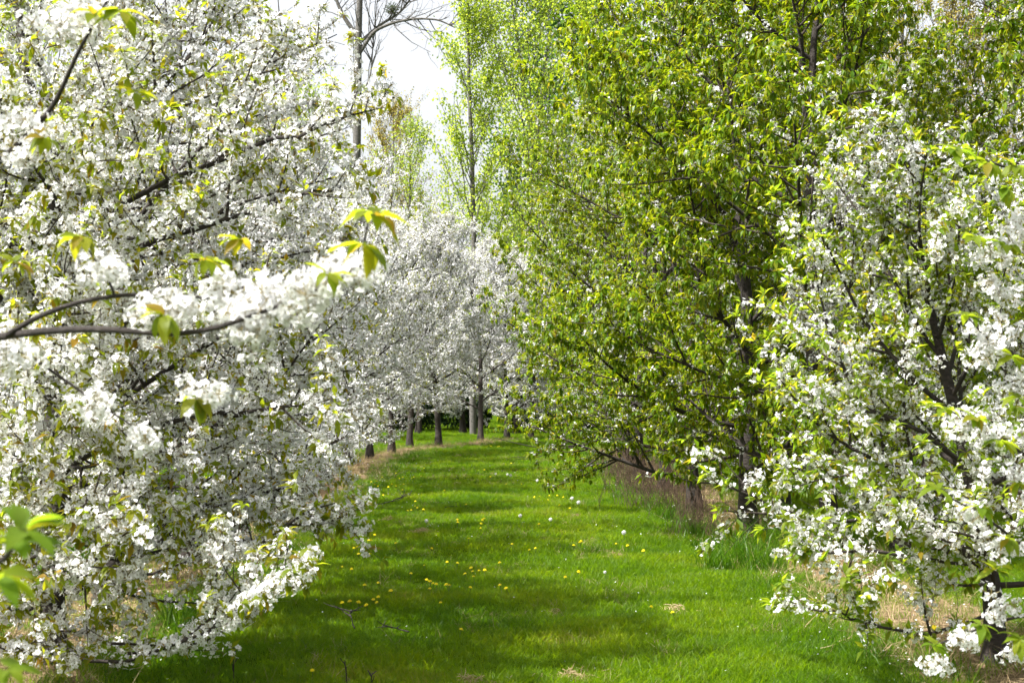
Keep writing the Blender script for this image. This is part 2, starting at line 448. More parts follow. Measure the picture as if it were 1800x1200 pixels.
def build_crown(T, seed, leaf, fl, lf, step, hi, size, tipleaf=1.0, ln=(4, 7), cs=1.0, droop=.35, fwd=.45, shade_white=None):
    """fl: share of spurs with flowers, lf: share with leaves -> arrays of clusters and leaves"""
    r = np.random.default_rng(seed + 900)
    P, D, O = spurs(T, step, r)
    n = len(P); tip = O == 3
    u = r.random(n)
    # blossom density varies through the crown in large drifts
    ph = np.sin(P[:, 0] * 2.1 + seed) + np.sin(P[:, 1] * 2.6 + seed * 2) + np.sin(P[:, 2] * 2.9 + seed * 3)
    f = (r.random(n) < fl * (1 + .12 * ph)) & ~(tip & (u < .45))
    l = (r.random(n) < lf * (1 - .15 * ph)) | (tip & (r.random(n) < tipleaf))
    cp = P[f] + r.normal(size=(f.sum(), 3)) * .005
    ax = unit(r.normal(size=(len(cp), 3)) + np.array([0, 0, .0])); Rc = frames(ax, r.normal(size=(len(cp), 3)))
    Sc = r.uniform(.8, 1.3, len(cp)) * cs
    lp, Rl, Sl = whorl(P[l], D[l], r, ln, size, droop, fwd)
    return dict(c=(cp, Rc, Sc), l=(lp, Rl, Sl), leaf=leaf, r=r)

def crown_meshes(cr, keep=None, hi=1, cam_local=None, nc=0, nl=0, chi=True):
    """splits off the nc clusters and nl leaves closest to the camera, joins the rest"""
    r = cr['r']; out = dict(ci=None, li=None)
    cp, Rc, Sc = cr['c']; lp, Rl, Sl = cr['l']
    def split(p, n):
        if not n: return np.zeros(0, int), np.arange(len(p))
        d = np.linalg.norm(p - cam_local, axis=1); o = np.argsort(d); return o[:n], o[n:]
    a, b = split(cp, nc)
    out['ci'] = (cp[a], Rc[a], Sc[a])
    protos = CL_MID if hi else CL_LO
    if len(b):
        # the far half of a near crown uses the cheaper bunches
        pr = protos + CL_LO; wh_ = r.integers(0, len(protos), len(b))
        if hi:
            dd = np.linalg.norm(cp[b] - cam_local, axis=1); far = dd > np.quantile(dd, .22 if hi == 1 else .08)
            wh_ = np.where(far, len(protos) + r.integers(0, len(CL_LO), len(b)), wh_)
        V, Q, mi, ti = replicate(pr, wh_, cp[b], Rc[b], Sc[b], r.random(len(b)))
        out['cm'] = mesh_from('blossoms', V, Q, ['petal', 'calyx'], mi, ti)
    a, b = split(lp, nl)
    out['li'] = (lp[a], Rl[a], Sl[a])
    V, Q, mi, ti = replicate(LF_LO, r.integers(0, 4, len(b)), lp[b], Rl[b], Sl[b], r.random(len(b)) ** 1.2)
    out['lm'] = mesh_from('leaves', V, Q, [cr['leaf']], None, ti)
    return out

def set_mat(o, p, R_, s):
    m = Matrix.Identity(4)
    for i in range(3):
        for j in range(3): m[i][j] = R_[i, j] * s
        m[i][3] = p[i]
    o.matrix_local = m

def assemble(proto, root):
    tm, lm, tw, cm, leafkey = proto
    link('trunk', tm, root)
    for m_ in lm:
        o = link('limb' if len(lm) > 1 else 'limbs', m_, root)
    link('twigs', tw, root, 'stuff')
    if 'cm' in cm: link('blossoms', cm['cm'], root, 'stuff')
    link('leaves', cm['lm'], root, 'stuff')
    k = 0
    for p, R_, s in zip(*cm['ci']):
        o = link('blossom_cluster', ME_CL[k % 5], root); set_mat(o, p, R_, s); k += 1
    for p, R_, s in zip(*cm['li']):
        o = link('leaf', ME_LEAF[leafkey][k % 5], root); set_mat(o, p, R_, s); k += 1

def proto_tree(seed, leaf='young_leaf', fl=.9, lf=.12, step=.075, hi=0, size=(.045, .07), sep=False, cam_local=None, nc=0, nlv=0,
               tipleaf=.5, ln=(4, 6), cs=1.0, droop=.35, fwd=.45, **g):
    T = grow(seed, **g)
    tm, lm, tw = wood_parts(T, sep)
    cr = build_crown(T, seed, leaf, fl, lf, step, hi, size, tipleaf, ln, cs, droop, fwd)
    cm = crown_meshes(cr, hi=hi, cam_local=cam_local, nc=nc, nl=nlv)
    return (tm, lm, tw, cm, leaf)

# ------------------------------------------------------------------ ground
def gz(x, y):
    x = np.asarray(x, float); y = np.asarray(y, float)
    return .025 * np.sin(x * .9 + 1) * np.sin(y * .37) + .018 * np.sin(x * 2.3 + y * 1.1) + .012 * np.sin(y * 2.9 - x * 1.3)

ROWL = np.array([(-3.3, -10), (-3.3, 10), (-3.5, 30), (-3.9, 40), (-3.3, 47), (-2.3, 51), (-.2, 57.5), (3, 60), (10, 61.5), (30, 62)])
ROWR = np.array([(3.3, -10), (3.3, 10), (3.2, 25), (3.1, 48)])
def strip(x, y):
    """0..1 how much a point lies on the bare strips under the rows"""
    x = np.asarray(x, float); y = np.asarray(y, float); best = np.full(x.shape, 99.)
    for L in (ROWL, ROWR, ROWL[:5] - [5.2, 0], ROWR + [5.0, 0]):
        for a, b in zip(L[:-1], L[1:]):
            d = b - a; t = np.clip(((x - a[0]) * d[0] + (y - a[1]) * d[1]) / (d @ d), 0, 1)
            best = np.minimum(best, np.hypot(x - a[0] - t * d[0], y - a[1] - t * d[1]))
    return np.clip(1.25 - best / .95, 0, 1)

gx = np.concatenate([[-2500, -900, -300, -120], np.arange(-50, -12, 2.), np.arange(-12, 12, .4), np.arange(12, 51, 2.), [120, 300, 900, 2500]])
gy = np.concatenate([[-900, -200, -40], np.arange(-10, 5, 1.), np.arange(5, 66, .4), np.arange(66, 120, 2.), [150, 250, 600, 1500, 4000]])
X, Y = np.meshgrid(gx, gy); Z = gz(X, Y) * (np.abs(X) < 60) * (Y < 120)
V = np.stack([X, Y, Z], -1).reshape(-1, 3); nx = len(gx)
i, j = np.meshgrid(np.arange(len(gy) - 1), np.arange(nx - 1), indexing='ij'); b_ = (i * nx + j).ravel()
gm = mesh_from('ground', V, np.stack([b_, b_ + 1, b_ + nx + 1, b_ + nx], -1), ['ground'], smooth=True)
a = gm.attributes.new('bare', 'FLOAT', 'POINT'); a.data.foreach_set('value', strip(V[:, 0], V[:, 1]).astype(np.float32))
g_o = link('ground', gm); g_o['kind'] = 'structure'

# grass: blades in small tufts, instanced by geometry nodes (nobody could count them)
def tuft(seed, nb, h, sp, wd, bend=.5):
    r = np.random.default_rng(seed); V, Q, T = [], [], []
    for _ in range(nb):
        c = np.array([r.normal() * sp, r.normal() * sp, 0]); a = r.uniform(0, 6.28); hh = h * r.uniform(.5, 1.25); ww = wd * r.uniform(.7, 1.3)
        s = np.array([math.cos(a), math.sin(a), 0]) * ww; l = r.normal(size=2) * bend * hh
        b = len(V); t0 = r.random()
        for t, w_ in ((0, 1), (.45, .85), (.8, .5), (1, .06)):
            q = c + np.array([l[0] * t * t, l[1] * t * t, hh * (t - .15 * t * t)])
            V += [q - s * w_, q + s * w_]; T += [t0, t0]
        for k in range(3): Q.append([b + 2 * k, b + 2 * k + 1, b + 2 * k + 3, b + 2 * k + 2])
    return np.array(V), np.array(Q), T

def scatter(name, P, rot, S, protos, kind='stuff'):
    me = bpy.data.meshes.new(name); n = len(P)
    me.vertices.add(n); me.vertices.foreach_set('co', np.ascontiguousarray(P, dtype=np.float32).ravel())
    for nm, ty, d in (('rot', 'FLOAT_VECTOR', rot), ('scl', 'FLOAT', S), ('pick', 'INT', np.arange(n) % len(protos))):
        a = me.attributes.new(nm, ty, 'POINT'); a.data.foreach_set('vector' if ty == 'FLOAT_VECTOR' else 'value', np.ascontiguousarray(d, dtype=np.int32 if ty == 'INT' else np.float32).ravel())
    o = link(name, me, None, kind)
    ng = bpy.data.node_groups.new(name + '_scatter', 'GeometryNodeTree')
    ng.interface.new_socket('Geometry', in_out='INPUT', socket_type='NodeSocketGeometry'); ng.interface.new_socket('Geometry', in_out='OUTPUT', socket_type='NodeSocketGeometry')
    gi, go = ng.nodes.new('NodeGroupInput'), ng.nodes.new('NodeGroupOutput')
    jn = ng.nodes.new('GeometryNodeGeometryToInstance')
    for p in protos:
        oi = ng.nodes.new('GeometryNodeObjectInfo'); oi.inputs['Object'].default_value = p; oi.inputs['As Instance'].default_value = True
        ng.links.new(oi.outputs['Geometry'], jn.inputs[0])
    ng.nodes.remove(jn); jn = ng.nodes.new('GeometryNodeJoinGeometry')
    for q in [x for x in ng.nodes if x.bl_idname == 'GeometryNodeObjectInfo']: ng.links.new(q.outputs['Geometry'], jn.inputs[0])
    ip = ng.nodes.new('GeometryNodeInstanceOnPoints'); ip.inputs['Pick Instance'].default_value = True
    def attr(nm, ty):
        a = ng.nodes.new('GeometryNodeInputNamedAttribute'); a.data_type = ty; a.inputs[0].default_value = nm; return a.outputs[0]
    ng.links.new(gi.outputs[0], ip.inputs['Points']); ng.links.new(jn.outputs[0], ip.inputs['Instance'])
    er = ng.nodes.new('FunctionNodeEulerToRotation'); ng.links.new(attr('rot', 'FLOAT_VECTOR'), er.inputs[0])
    ng.links.new(er.outputs[0], ip.inputs['Rotation']); ng.links.new(attr('scl', 'FLOAT'), ip.inputs['Scale']); ng.links.new(attr('pick', 'INT'), ip.inputs['Instance Index'])
    ng.links.new(ip.outputs[0], go.inputs[0])
    md = o.modifiers.new('scatter', 'NODES'); md.node_group = ng
    return o

def tuft_objs(name, mat, n, *a, **k):
    out = []
    for s in range(n):
        V, Q, T = tuft(s + 40, *a, **k)
        out.append(bpy.data.objects.new(name, mesh_from(name, V, Q, [mat], None, T)))
    return out

def field(n, y0, y1, xl, xr, power=1.0):
    """points in front of the camera, denser near it"""
    u = rng.random(n) ** power; y = y0 + (y1 - y0) * u; x = rng.uniform(xl, xr, n)
    k = np.abs(x) < y * .37 + .6
    return x[k], y[k]

def lay(x, y): return np.stack([x, y, gz(x, y)], -1)
# lane turf
xs, ys = [], []
for n, y0, y1, w_ in ((42000, 7.5, 16, 6), (44000, 16, 30, 8), (40000, 30, 66, 12), (12000, 66, 95, 26)):
    x, y = field(n, y0, y1, -w_, w_); xs.append(x); ys.append(y)
x, y = np.concatenate(xs), np.concatenate(ys); s = strip(x, y); k = rng.random(len(x)) > s * .9
x, y = x[k], y[k]; n = len(x)
rot = np.stack([rng.normal(0, .12, n), rng.normal(0, .12, n), rng.uniform(0, 6.28, n)], -1)
gp = tuft_objs('grass_tuft', 'grass', 5, 16, .075, .03, .0026)
scatter('lawn_grass', lay(x, y), rot, rng.uniform(.6, 1.25, n) * (1 + np.clip((y - 20) / 50, 0, 1) * .5) * (.95 + .25 * np.sin(x * 3 + 1) * np.sin(y * 2.3)), gp)
# dead straw on the strips
x, y = field(60000, 7.5, 62, -12, 12, 1.3); s = strip(x, y); k = rng.random(len(x)) < s * .75
x, y = x[k], y[k]; n = len(x)
rot = np.stack([rng.normal(0, .7, n), rng.normal(0, .7, n), rng.uniform(0, 6.28, n)], -1)
sp_ = tuft_objs('straw_tuft', 'straw', 4, 12, .12, .04, .0024, bend=.9)
scatter('dry_straw', lay(x, y), rot, rng.uniform(.5, 1.3, n), sp_)
x, y = field(16000, 7.5, 45, -3, 3, 1.2); k = (np.sin(x * 2.7 + 2) * np.sin(y * 1.7) + rng.normal(size=len(x)) * .5) > .75; x, y = x[k], y[k]; n = len(x)
rot = np.stack([rng.normal(0, .5, n), rng.normal(0, .5, n), rng.uniform(0, 6.28, n)], -1)
scatter('dead_blades', lay(x, y), rot, rng.uniform(.3, .7, n), sp_)
# ranker grass along the strip edges
x, y = field(30000, 8, 60, -10, 10, 1.2); s = strip(x, y); k = (s > .02) & (s < .8) & (rng.random(len(x)) < .5)
x, y = x[k], y[k]; n = len(x)
rot = np.stack([rng.normal(0, .2, n), rng.normal(0, .2, n), rng.uniform(0, 6.28, n)], -1)
rp = tuft_objs('rank_tuft', 'rank_grass', 4, 14, .17, .04, .0032, bend=.7)
scatter('edge_grass', lay(x, y), rot, rng.uniform(.5, 1.2, n), rp)

pm = [bpy.data.objects.new('fallen_petal', mesh_from('fallen_petal', np.array([[0, -.006, 0], [.008, 0, .002], [0, .006, .001], [-.008, 0, .002]]), np.array([[0, 1, 2, 3]]), ['petal']))]
x, y = field(9000, 7.5, 40, -6, 6, 1.1); k = (np.abs(x) > 2) | (rng.random(len(x)) < .12); x, y = x[k], y[k]; n = len(x)
scatter('fallen_petals', lay(x, y) + np.stack([0 * x, 0 * x, rng.uniform(.01, .07, n)], -1), rng.normal(0, .6, (n, 3)), rng.uniform(.7, 1.3, n), pm)

# ------------------------------------------------------------------ orchard: the rows
CH = 'cherry tree'
LANE_L, LANE_R = 'cherry trees in the row left of the lane', 'cherry trees in the row right of the lane'

# -- left row, two nearest trees in full detail
def loc(tree, pts): return [at(*p) - np.array([tree[0], tree[1], 0]) for p in pts]
L1 = (-3.07, 10.3); L2 = (-3.45, 13.2)
ex = [(loc(L1, [(95, 1080, 10.3), (130, 1165, 9.4), (250, 1160, 9.0), (370, 1105, 8.6), (440, 1060, 8.5), (490, 1040, 8.4), (535, 1025, 8.4)]), .012),
      (loc(L1, [(95, 1000, 10.3), (200, 980, 9.6), (330, 960, 9.3), (450, 960, 9.1), (530, 905, 9.1), (590, 885, 9.2)]), .016),
      (loc(L1, [(95, 850, 10.3), (220, 760, 9.8), (380, 730, 9.4), (500, 720, 9.2), (590, 700, 9.1)]), .022),
      (loc(L1, [(95, 420, 10.3), (260, 330, 9.9), (430, 260, 9.6), (550, 225, 9.5), (665, 190, 9.6)]), .022),
      (loc(L1, [(95, 500, 10.3), (240, 430, 9.8), (420, 380, 9.6), (530, 340, 9.6), (620, 330, 9.7)]), .022)]
ex += [(loc(L1, [(95, b_ + dy, 10.3), ((95 + e_) / 2, b_ + dy * .5, 9.7), (e_, b_, dd_), (e_ + (e_ - 95) * .35, b_ - 15, dd_ - .4)]), .012)
       for e_, b_, dy, dd_ in ((60, 90, 120, 9.2), (190, 150, 120, 9.1), (20, 240, 110, 9.1), (140, 300, 110, 8.9), (230, 420, 90, 9.0), (40, 400, 90, 8.9), (110, 520, 70, 8.8), (240, 600, 60, 8.9),
                               (30, 640, 50, 8.8), (130, 700, 50, 8.7), (260, 800, 30, 8.9), (60, 800, 30, 8.7), (150, 880, 20, 8.8), (20, 930, 10, 8.8), (220, 930, 0, 8.8),
                               (170, 1010, 0, 9), (20, 1070, -10, 9), (50, 1150, -20, 9.1))]
ex2 = [(loc(L2, [(200, b_ - dy, 13.2), (330, b_ - dy * .6, 12.8), (460, b_ - dy * .25, 12.5), (e_, b_, 12.4)]), .018)
       for b_, dy, e_ in ((60, -230, 590), (190, -200, 675), (300, -180, 640), (430, -120, 625), (560, -90, 620), (655, -60, 625), (730, -20, 600), (800, 10, 585), (865, 10, 545), (915, 30, 480), (960, 20, 420))]
def hero(seed, pos, label, group, extra=(), **k):
    g = {q: k.pop(q) for q in ('H', 'R', 'th', 'tr', 'nl_limbs', 'low', 'up', 'lat', 'shoot', 'prof') if q in k}
    if 'nl_limbs' in g: g['nl'] = g.pop('nl_limbs')
    cl = np.array([-pos[0] * .8, -pos[1], HC])
    nc, nlv = k.pop('nc', 300), k.pop('nlv', 300)
    T = grow(seed, extra=extra, **g)
    tm, lm, tw = wood_parts(T, True)
    cr = build_crown(T, seed, k['leaf'], k['fl'], k['lf'], k['step'], 2, k['size'], k.get('tipleaf', .5), k.get('ln', (4, 6)), k.get('cs', 1), k.get('droop', .35), k.get('fwd', .45))
    cm = crown_meshes(cr, hi=k.get('hi', 1), cam_local=cl, nc=nc, nl=nlv)
    root = thing('cherry_tree', label, CH, (pos[0], pos[1], float(gz(*pos))), 0, group)
    assemble((tm, lm, tw, cm, k['leaf']), root); return root

hero(11, L1, 'nearest white cherry left of the lane with its whole trunk in view', LANE_L, ex,
     H=6.0, R=2.2, th=.5, tr=.068, nl_limbs=20, low=0, up=.85, leaf='young_leaf', fl=.95, lf=.22, step=.062, size=(.06, .095), tipleaf=.85, cs=1.18)
hero(12, L2, 'second white blossoming cherry left of the lane, trunk just behind the nearest one', LANE_L, ex2,
     H=5.2, R=2.0, th=.6, tr=.09, nl_limbs=16, low=.02, up=.9, leaf='young_leaf', fl=.94, lf=.16, step=.068, cs=1.2, tipleaf=.6, size=(.05, .08), hi=2, nc=200, nlv=200)

# -- copies for the rest of the white rows
W = [proto_tree(30 + k, fl=.96, lf=.12, step=.078, hi=0, H=h, R=rr, th=tq, tr=.10 if k < 3 else .075, nl=18, low=lo_, up=1.0, size=(.05, .075), cs=1.36, lat=.19, shoot=.16)
     for k, (h, rr, tq, lo_) in enumerate(((5.6, 2.2, .55, -.05), (6.2, 2.1, .6, 0), (5.2, 2.3, .55, -.05), (6.2, 2.3, 1.05, .12)))]
def place(proto, x, y, rz, label, group, sc=(1, 1, 1)):
    root = thing('cherry_tree', label, CH, (x, y, float(gz(x, y))), rz, group, sc)
    assemble(proto, root); return root
ORD = ['third', 'fourth', 'fifth', 'sixth', 'seventh', 'eighth', 'ninth', 'tenth', 'eleventh', 'twelfth', 'thirteenth', 'fourteenth']
lrow = [(-3.45, 16.4, .95), (-3.5, 19.8, .95), (-3.6, 23.4, .95), (-3.7, 27.2, 1), (-3.8, 31, 1.0), (-4.1, 34.8, 1.05), (-4.1, 38.6, 1.1), (-3.9, 42.2, 1.1), (-3.6, 46, 1.15), (-3.33, 50, 1.2)]
for k, (x, y, s) in enumerate(lrow):
    place(W[3 if y > 40 else k % 3], x, y, k * 2.3, f'{ORD[k]} white blossoming cherry counted from the camera in the left row', LANE_L, (s, s, s))
END = 'white cherry trees closing the far end of the lane'
for x, y, s, lb in ((-2.5, 52.3, 1.25, 'white cherry at the lane end, leftmost of the four bare trunks, forked'),
                    (-1.16, 57, 1.2, 'white cherry at the lane end, thin leaning trunk forked like a Y'),
                    (-.2, 60, 1.2, 'white cherry at the lane end with a thick trunk, third of the four'),
                    (.75, 60.7, 1.2, 'white cherry at the lane end, rightmost of the four bare trunks'),
                    (2.9, 61.5, 1.15, 'white cherry at the lane end half hidden by the green boughs on the right')):
    place(W[3], x, y, x * 3, lb, END, (s, s, s))
BEH = 'cherry trees in the rows behind'
for k, (x, y) in enumerate([(-4.1, 67), (-2.2, 69), (.2, 68), (2.4, 70)]):
    place(W[k % 3], x, y, k * 1.9, 'white cherry behind the lane-end row, ' + ['leftmost','second from left','third from left','rightmost'][k] + ' dark trunk against the hedge', BEH, (1.2, 1.2, 1.2))
for k, y in enumerate([12, 16.5, 21, 26, 31, 37, 43, 50]):
    place(W[(k + 1) % 3], -8.6 + .3 * math.sin(k * 3), y, k * 1.3, f'{(["nearest","second"]+ORD)[k]} white cherry of the second row to the left, seen through the first', 'second row of cherry trees on the left', (1.05, 1.05, 1.05))
for k, y in enumerate([22, 30, 38, 47]):
    place(W[k % 3], -13.8, y, k * 2.3, f'{(["nearest","second"]+ORD)[k]} white cherry of the third row to the left', 'third row of cherry trees on the left', (1.1, 1.1, 1.1))

for k, (x, y) in enumerate([(-7.6, 56), (-6.2, 61), (-10.5, 58), (-5.2, 73), (-8.5, 68), (5.2, 64), (7.5, 66)]):
    place(W[k % 3], x, y, k * 1.3, 'white cherry far back ' + ['left of the lane end, nearest of its group', 'just left of the lane-end row', 'at the far left behind the second row', 'behind the left of the lane-end row, deepest', 'deep behind the second left row', 'right of the lane-end row behind green boughs', 'farthest right behind green boughs'][k], BEH, (1.2, 1.2, 1.15))

# -- right row
R1 = (3.22, 10.3)
exr = [(loc(R1, [(1735, 960, 10.3), (1600, 900, 10.2), (1450, 920, 10.1), (1370, 895, 10), (1330, 880, 9.9), (1275, 855, 9.8)]), .016),
       (loc(R1, [(1735, 1000, 10.3), (1640, 985, 9.7), (1540, 975, 9.5), (1470, 975, 9.4), (1400, 960, 9.3)]), .012),
       (loc(R1, [(1735, 1080, 10.3), (1640, 1120, 9.6), (1540, 1100, 9.3), (1500, 1090, 9.2), (1450, 1075, 9.1)]), .011),
       (loc(R1, [(1735, 860, 10.3), (1650, 780, 10), (1520, 720, 9.8), (1460, 600, 9.7), (1430, 440, 9.7)]), .018)]
hero(14, R1, 'nearest cherry right of the lane, white blossom mixed with fresh lime leaves', LANE_R, exr,
     H=3.1, R=1.5, th=.45, tr=.062, nl_limbs=18, low=.05, up=.95, leaf='fresh_leaf', fl=.66, lf=.42, step=.064, size=(.055, .095), tipleaf=.9, ln=(5, 8), cs=1.12, hi=1, droop=.15, fwd=.8)
GK = dict(leaf='green_leaf', fl=.16, lf=.44, step=.075, size=(.07, .115), tipleaf=1, ln=(6, 9), hi=0, droop=1.0, fwd=.5)
gpr = lambda h: min(1, .8 + h * .7) if h < .35 else (1 - ((h - .35) / .65) ** 1.45) * .95 + .05
G1 = hero(15, (3.57, 17.2), 'large green-leaved cherry past bloom, nearest of the leafy ones right of the lane', LANE_R, (), H=8.2, R=3.4, th=.8, tr=.09, nl_limbs=20, low=-.05, up=.95, prof=gpr, nc=60, nlv=300, **GK)
G2 = hero(16, (3.1, 20.2), 'second large green-leaved cherry right of the lane, thick trunk in the straw', LANE_R, (), H=8.8, R=3.6, th=.8, tr=.1, nl_limbs=20, low=-.05, up=.95, prof=gpr, nc=60, nlv=300, **GK)

def dup(root, loc_, rz, sc, label, group=None):
    r_ = root.copy(); COL.objects.link(r_); r_.location = loc_; r_.rotation_euler = (0, 0, rz); r_.scale = sc; r_['label'] = label
    if group: r_['group'] = group
    for c in list(root.children):
        d = c.copy(); COL.objects.link(d); d.parent = r_
    return r_
GF = [proto_tree(60 + k, leaf='green_leaf', fl=f_, lf=.42, step=.09, hi=0, size=(.075, .115), tipleaf=1, ln=(6, 8), droop=1.0, lat=.19, shoot=.16, H=8.4, R=3.6, th=.6, tr=.1, nl=19, low=-.12, up=.95, prof=gpr)
      for k, f_ in ((0, .2), (1, .45))]
for k, (x, y, s, lb) in enumerate([(2.75, 23.2, .9, 'green-leaved cherry right of the lane, trunk among brown stems, third leafy one'),
                                   (4.3, 24.6, 1.0, 'green-leaved cherry standing back behind the third leafy one on the right'),
                                   (2.75, 27.8, .95, 'green-leaved cherry right of the lane over the brown undergrowth, trunk half hidden'),
                                   (2.7, 32.5, 1.0, 'leafy cherry right of the lane with scattered late blossom, beyond the brown undergrowth'),
                                   (2.9, 37.5, 1.0, 'sixth leafy cherry in the right row, bare low boughs reaching over the grass'),
                                   (3.1, 43, 1.0, 'seventh leafy cherry in the right row, mixed blossom and leaf'),
                                   (3.6, 49, .95, 'farthest leafy cherry in the right row near the lane end')]):
    place(GF[0 if k < 3 else 1], x, y, k * 2.1, lb, LANE_R, (s, s, s))
for k, (x, y, p_) in enumerate([(8.8, 21, 0), (9.8, 26, 0), (8.4, 31, 1), (8.4, 37, 1), (8.2, 44, 1), (6.4, 15.5, 1)]):
    pr = W[k % 3] if p_ == 0 else GF[1]; s = 1.12 if p_ == 0 else 1.0
    place(pr, x, y, k * 1.7, ('white blossoming' if p_ == 0 else 'half leafy') + ' cherry of the second row to the right, ' + (['nearest but one','third','fourth','fifth','sixth','nearest'][k]) + ' of it', 'second row of cherry trees on the right', (s, s, s))
yt = place(W[1], 4.3, 17.2, 1.0, 'slim young cherry on a thin dark trunk right of the nearest leafy tree', LANE_R, (.62, .62, .7))

# ------------------------------------------------------------------ near boughs reaching in from trees just outside the frame
def near_tree(pos, label, boughs, whorls, bunches, rt=.09, leaf='young_leaf', seed=1, group=None):
    """a tree whose trunk stands outside the frame; each bough, leaf and bunch its own part"""
    r = np.random.default_rng(seed)
    root = thing('cherry_tree', label, CH, (pos[0], pos[1], 0), 0, group); o3 = np.array([pos[0], pos[1], 0.])
    tz = np.linspace(-.05, 4.6, 12); T = np.stack([.05 * np.sin(tz), .04 * np.cos(tz * 1.3), tz], -1)
    V, Q, _, _ = tubes(T[None], (rt * (1 - np.linspace(0, 1, 12)) ** .7 + .012)[None], 12); link('trunk', mesh_from('trunk', V, Q, ['bark'], smooth=True), root)
    for pts, r0, r1 in boughs:
        C = np.array([q if len(q) == 3 and q[1] < 40 and abs(q[0]) < 12 else at(*q) for q in pts]) - o3
        m = len(C); xs = np.linspace(0, m - 1, 22)
        # smooth the polyline
        S_ = np.stack([np.interp(xs, np.arange(m), C[:, c]) for c in range(3)], 1)
        for _ in range(2): S_[1:-1] = (S_[:-2] + 2 * S_[1:-1] + S_[2:]) / 4
        V, Q, _, _ = tubes(S_[None], np.linspace(r0, r1, 22)[None], 8); link('bough', mesh_from('bough', V, Q, ['bark'], smooth=True), root)
    k = 0
    for (px, py, d, n, sz, dr) in whorls:
        n += 3; sz *= 1.05
        P0 = at(px, py, d - .1) - o3
        p_, R_, S_ = whorl(P0[None], np.array([[.2, -.2, .6]]), r, (n, n), (sz * .8, sz * 1.15), dr, .5)
        for a_, b_, c_ in zip(p_, R_, S_): set_mat(link('leaf', ME_LEAF[leaf][k % 5], root), a_, b_, c_); k += 1
    for (px, py, d, n, spx) in bunches:
        for _ in range(n):
            P0 = at(px + r.normal() * spx, py + r.normal() * spx * .55, d + r.normal() * .05) - o3
            R_ = frames(r.normal(size=(1, 3)), r.normal(size=(1, 3)))[0]
            set_mat(link('blossom_cluster', ME_CL[k % 5], root), P0, R_, r.uniform(.8, 1.15)); k += 1
    return root
# extended points (trunk end) are given in world coordinates, the rest as photo pixels with a distance
near_tree((-2.95, 5.0), 'cherry at the left edge whose long blurred blossoming bough reaches in over the others', [
    ([(-2.95, 5.0, 1.75), (-60, 600, 4.4), (20, 588, 4.2), (110, 577, 4.1), (200, 578, 4.0), (260, 585, 4.0), (330, 590, 3.95), (400, 572, 3.9), (460, 548, 3.9), (530, 522, 3.85), (600, 490, 3.8), (650, 455, 3.75)], .0125, .0025),
    ([(10, 590, 4.2), (60, 558, 4.2), (130, 532, 4.2), (205, 518, 4.2), (290, 517, 4.2), (390, 525, 4.2), (440, 512, 4.2)], .0085, .003),
    ([(200, 518, 4.2), (185, 480, 4.2), (160, 450, 4.15), (140, 415, 4.1)], .004, .002),
    ([(255, 585, 4.0), (275, 560, 3.95), (290, 545, 3.9)], .004, .002),
    ([(640, 460, 3.75), (640, 420, 3.7), (650, 375, 3.65)], .003, .002),
    ([(-2.95, 5.0, 2.3), (-60, 330, 4.9), (20, 260, 4.8), (90, 190, 4.8), (130, 90, 4.7), (175, 10, 4.7), (215, -60, 4.7)], .013, .003),
    ([(-60, 610, 4.4), (30, 610, 4.5), (110, 665, 4.6), (190, 720, 4.6), (260, 765, 4.6)], .007, .002),
    ], [(140, 415, 4.1, 7, .07, .8), (360, 455, 4.1, 7, .065, .8), (290, 555, 3.9, 7, .075, 1.3), (655, 375, 3.65, 7, .085, .6), (640, 430, 3.7, 6, .08, 1.0), (575, 480, 3.8, 5, .06, .4),
        (25, 460, 4.4, 5, .06, .5), (345, 700, 4.4, 4, .07, 1.4), (205, 15, 4.7, 7, .085, .8), (160, 20, 4.7, 5, .07, .5), (75, 240, 4.8, 6, .07, 1.0), (235, 160, 4.9, 6, .065, .5), (420, 420, 4.3, 5, .06, .8), (20, 1010, 4.3, 3, .06, 1.)],
    [(300, 540, 3.95, 10, 24), (180, 470, 4.15, 5, 16), (410, 550, 3.95, 11, 26), (450, 520, 4.0, 12, 26), (510, 525, 3.9, 12, 22), (560, 505, 3.85, 12, 20), (610, 480, 3.8, 12, 20), (440, 585, 3.95, 8, 20), (380, 500, 4.15, 8, 22),
     (110, 50, 4.75, 12, 26), (150, 20, 4.7, 8, 22), (60, 230, 4.8, 9, 26), (30, 270, 4.8, 6, 20), (0, 610, 4.4, 8, 20), (20, 650, 4.4, 5, 20), (160, 710, 4.6, 6, 18), (350, 690, 4.4, 6, 16), (190, 480, 4.1, 3, 10), (250, 770, 4.6, 5, 16)], seed=3, group=LANE_L)
near_tree((-2.3, 2.2), 'cherry at the lower left edge, only a blurred bright green leaf tuft in view', [
    ([(-2.3, 2.2, 1.3), (-1.6, 2.35, 1.36), (-80, 1010, 2.5), (10, 985, 2.45), (35, 945, 2.4)], .012, .003)],
    [(30, 950, 2.4, 8, .07, .35), (45, 930, 2.4, 5, .065, .1), (5, 1010, 2.45, 6, .065, .9), (15, 1170, 2.6, 4, .05, .4)], [], leaf='fresh_leaf', seed=9, group=LANE_L)
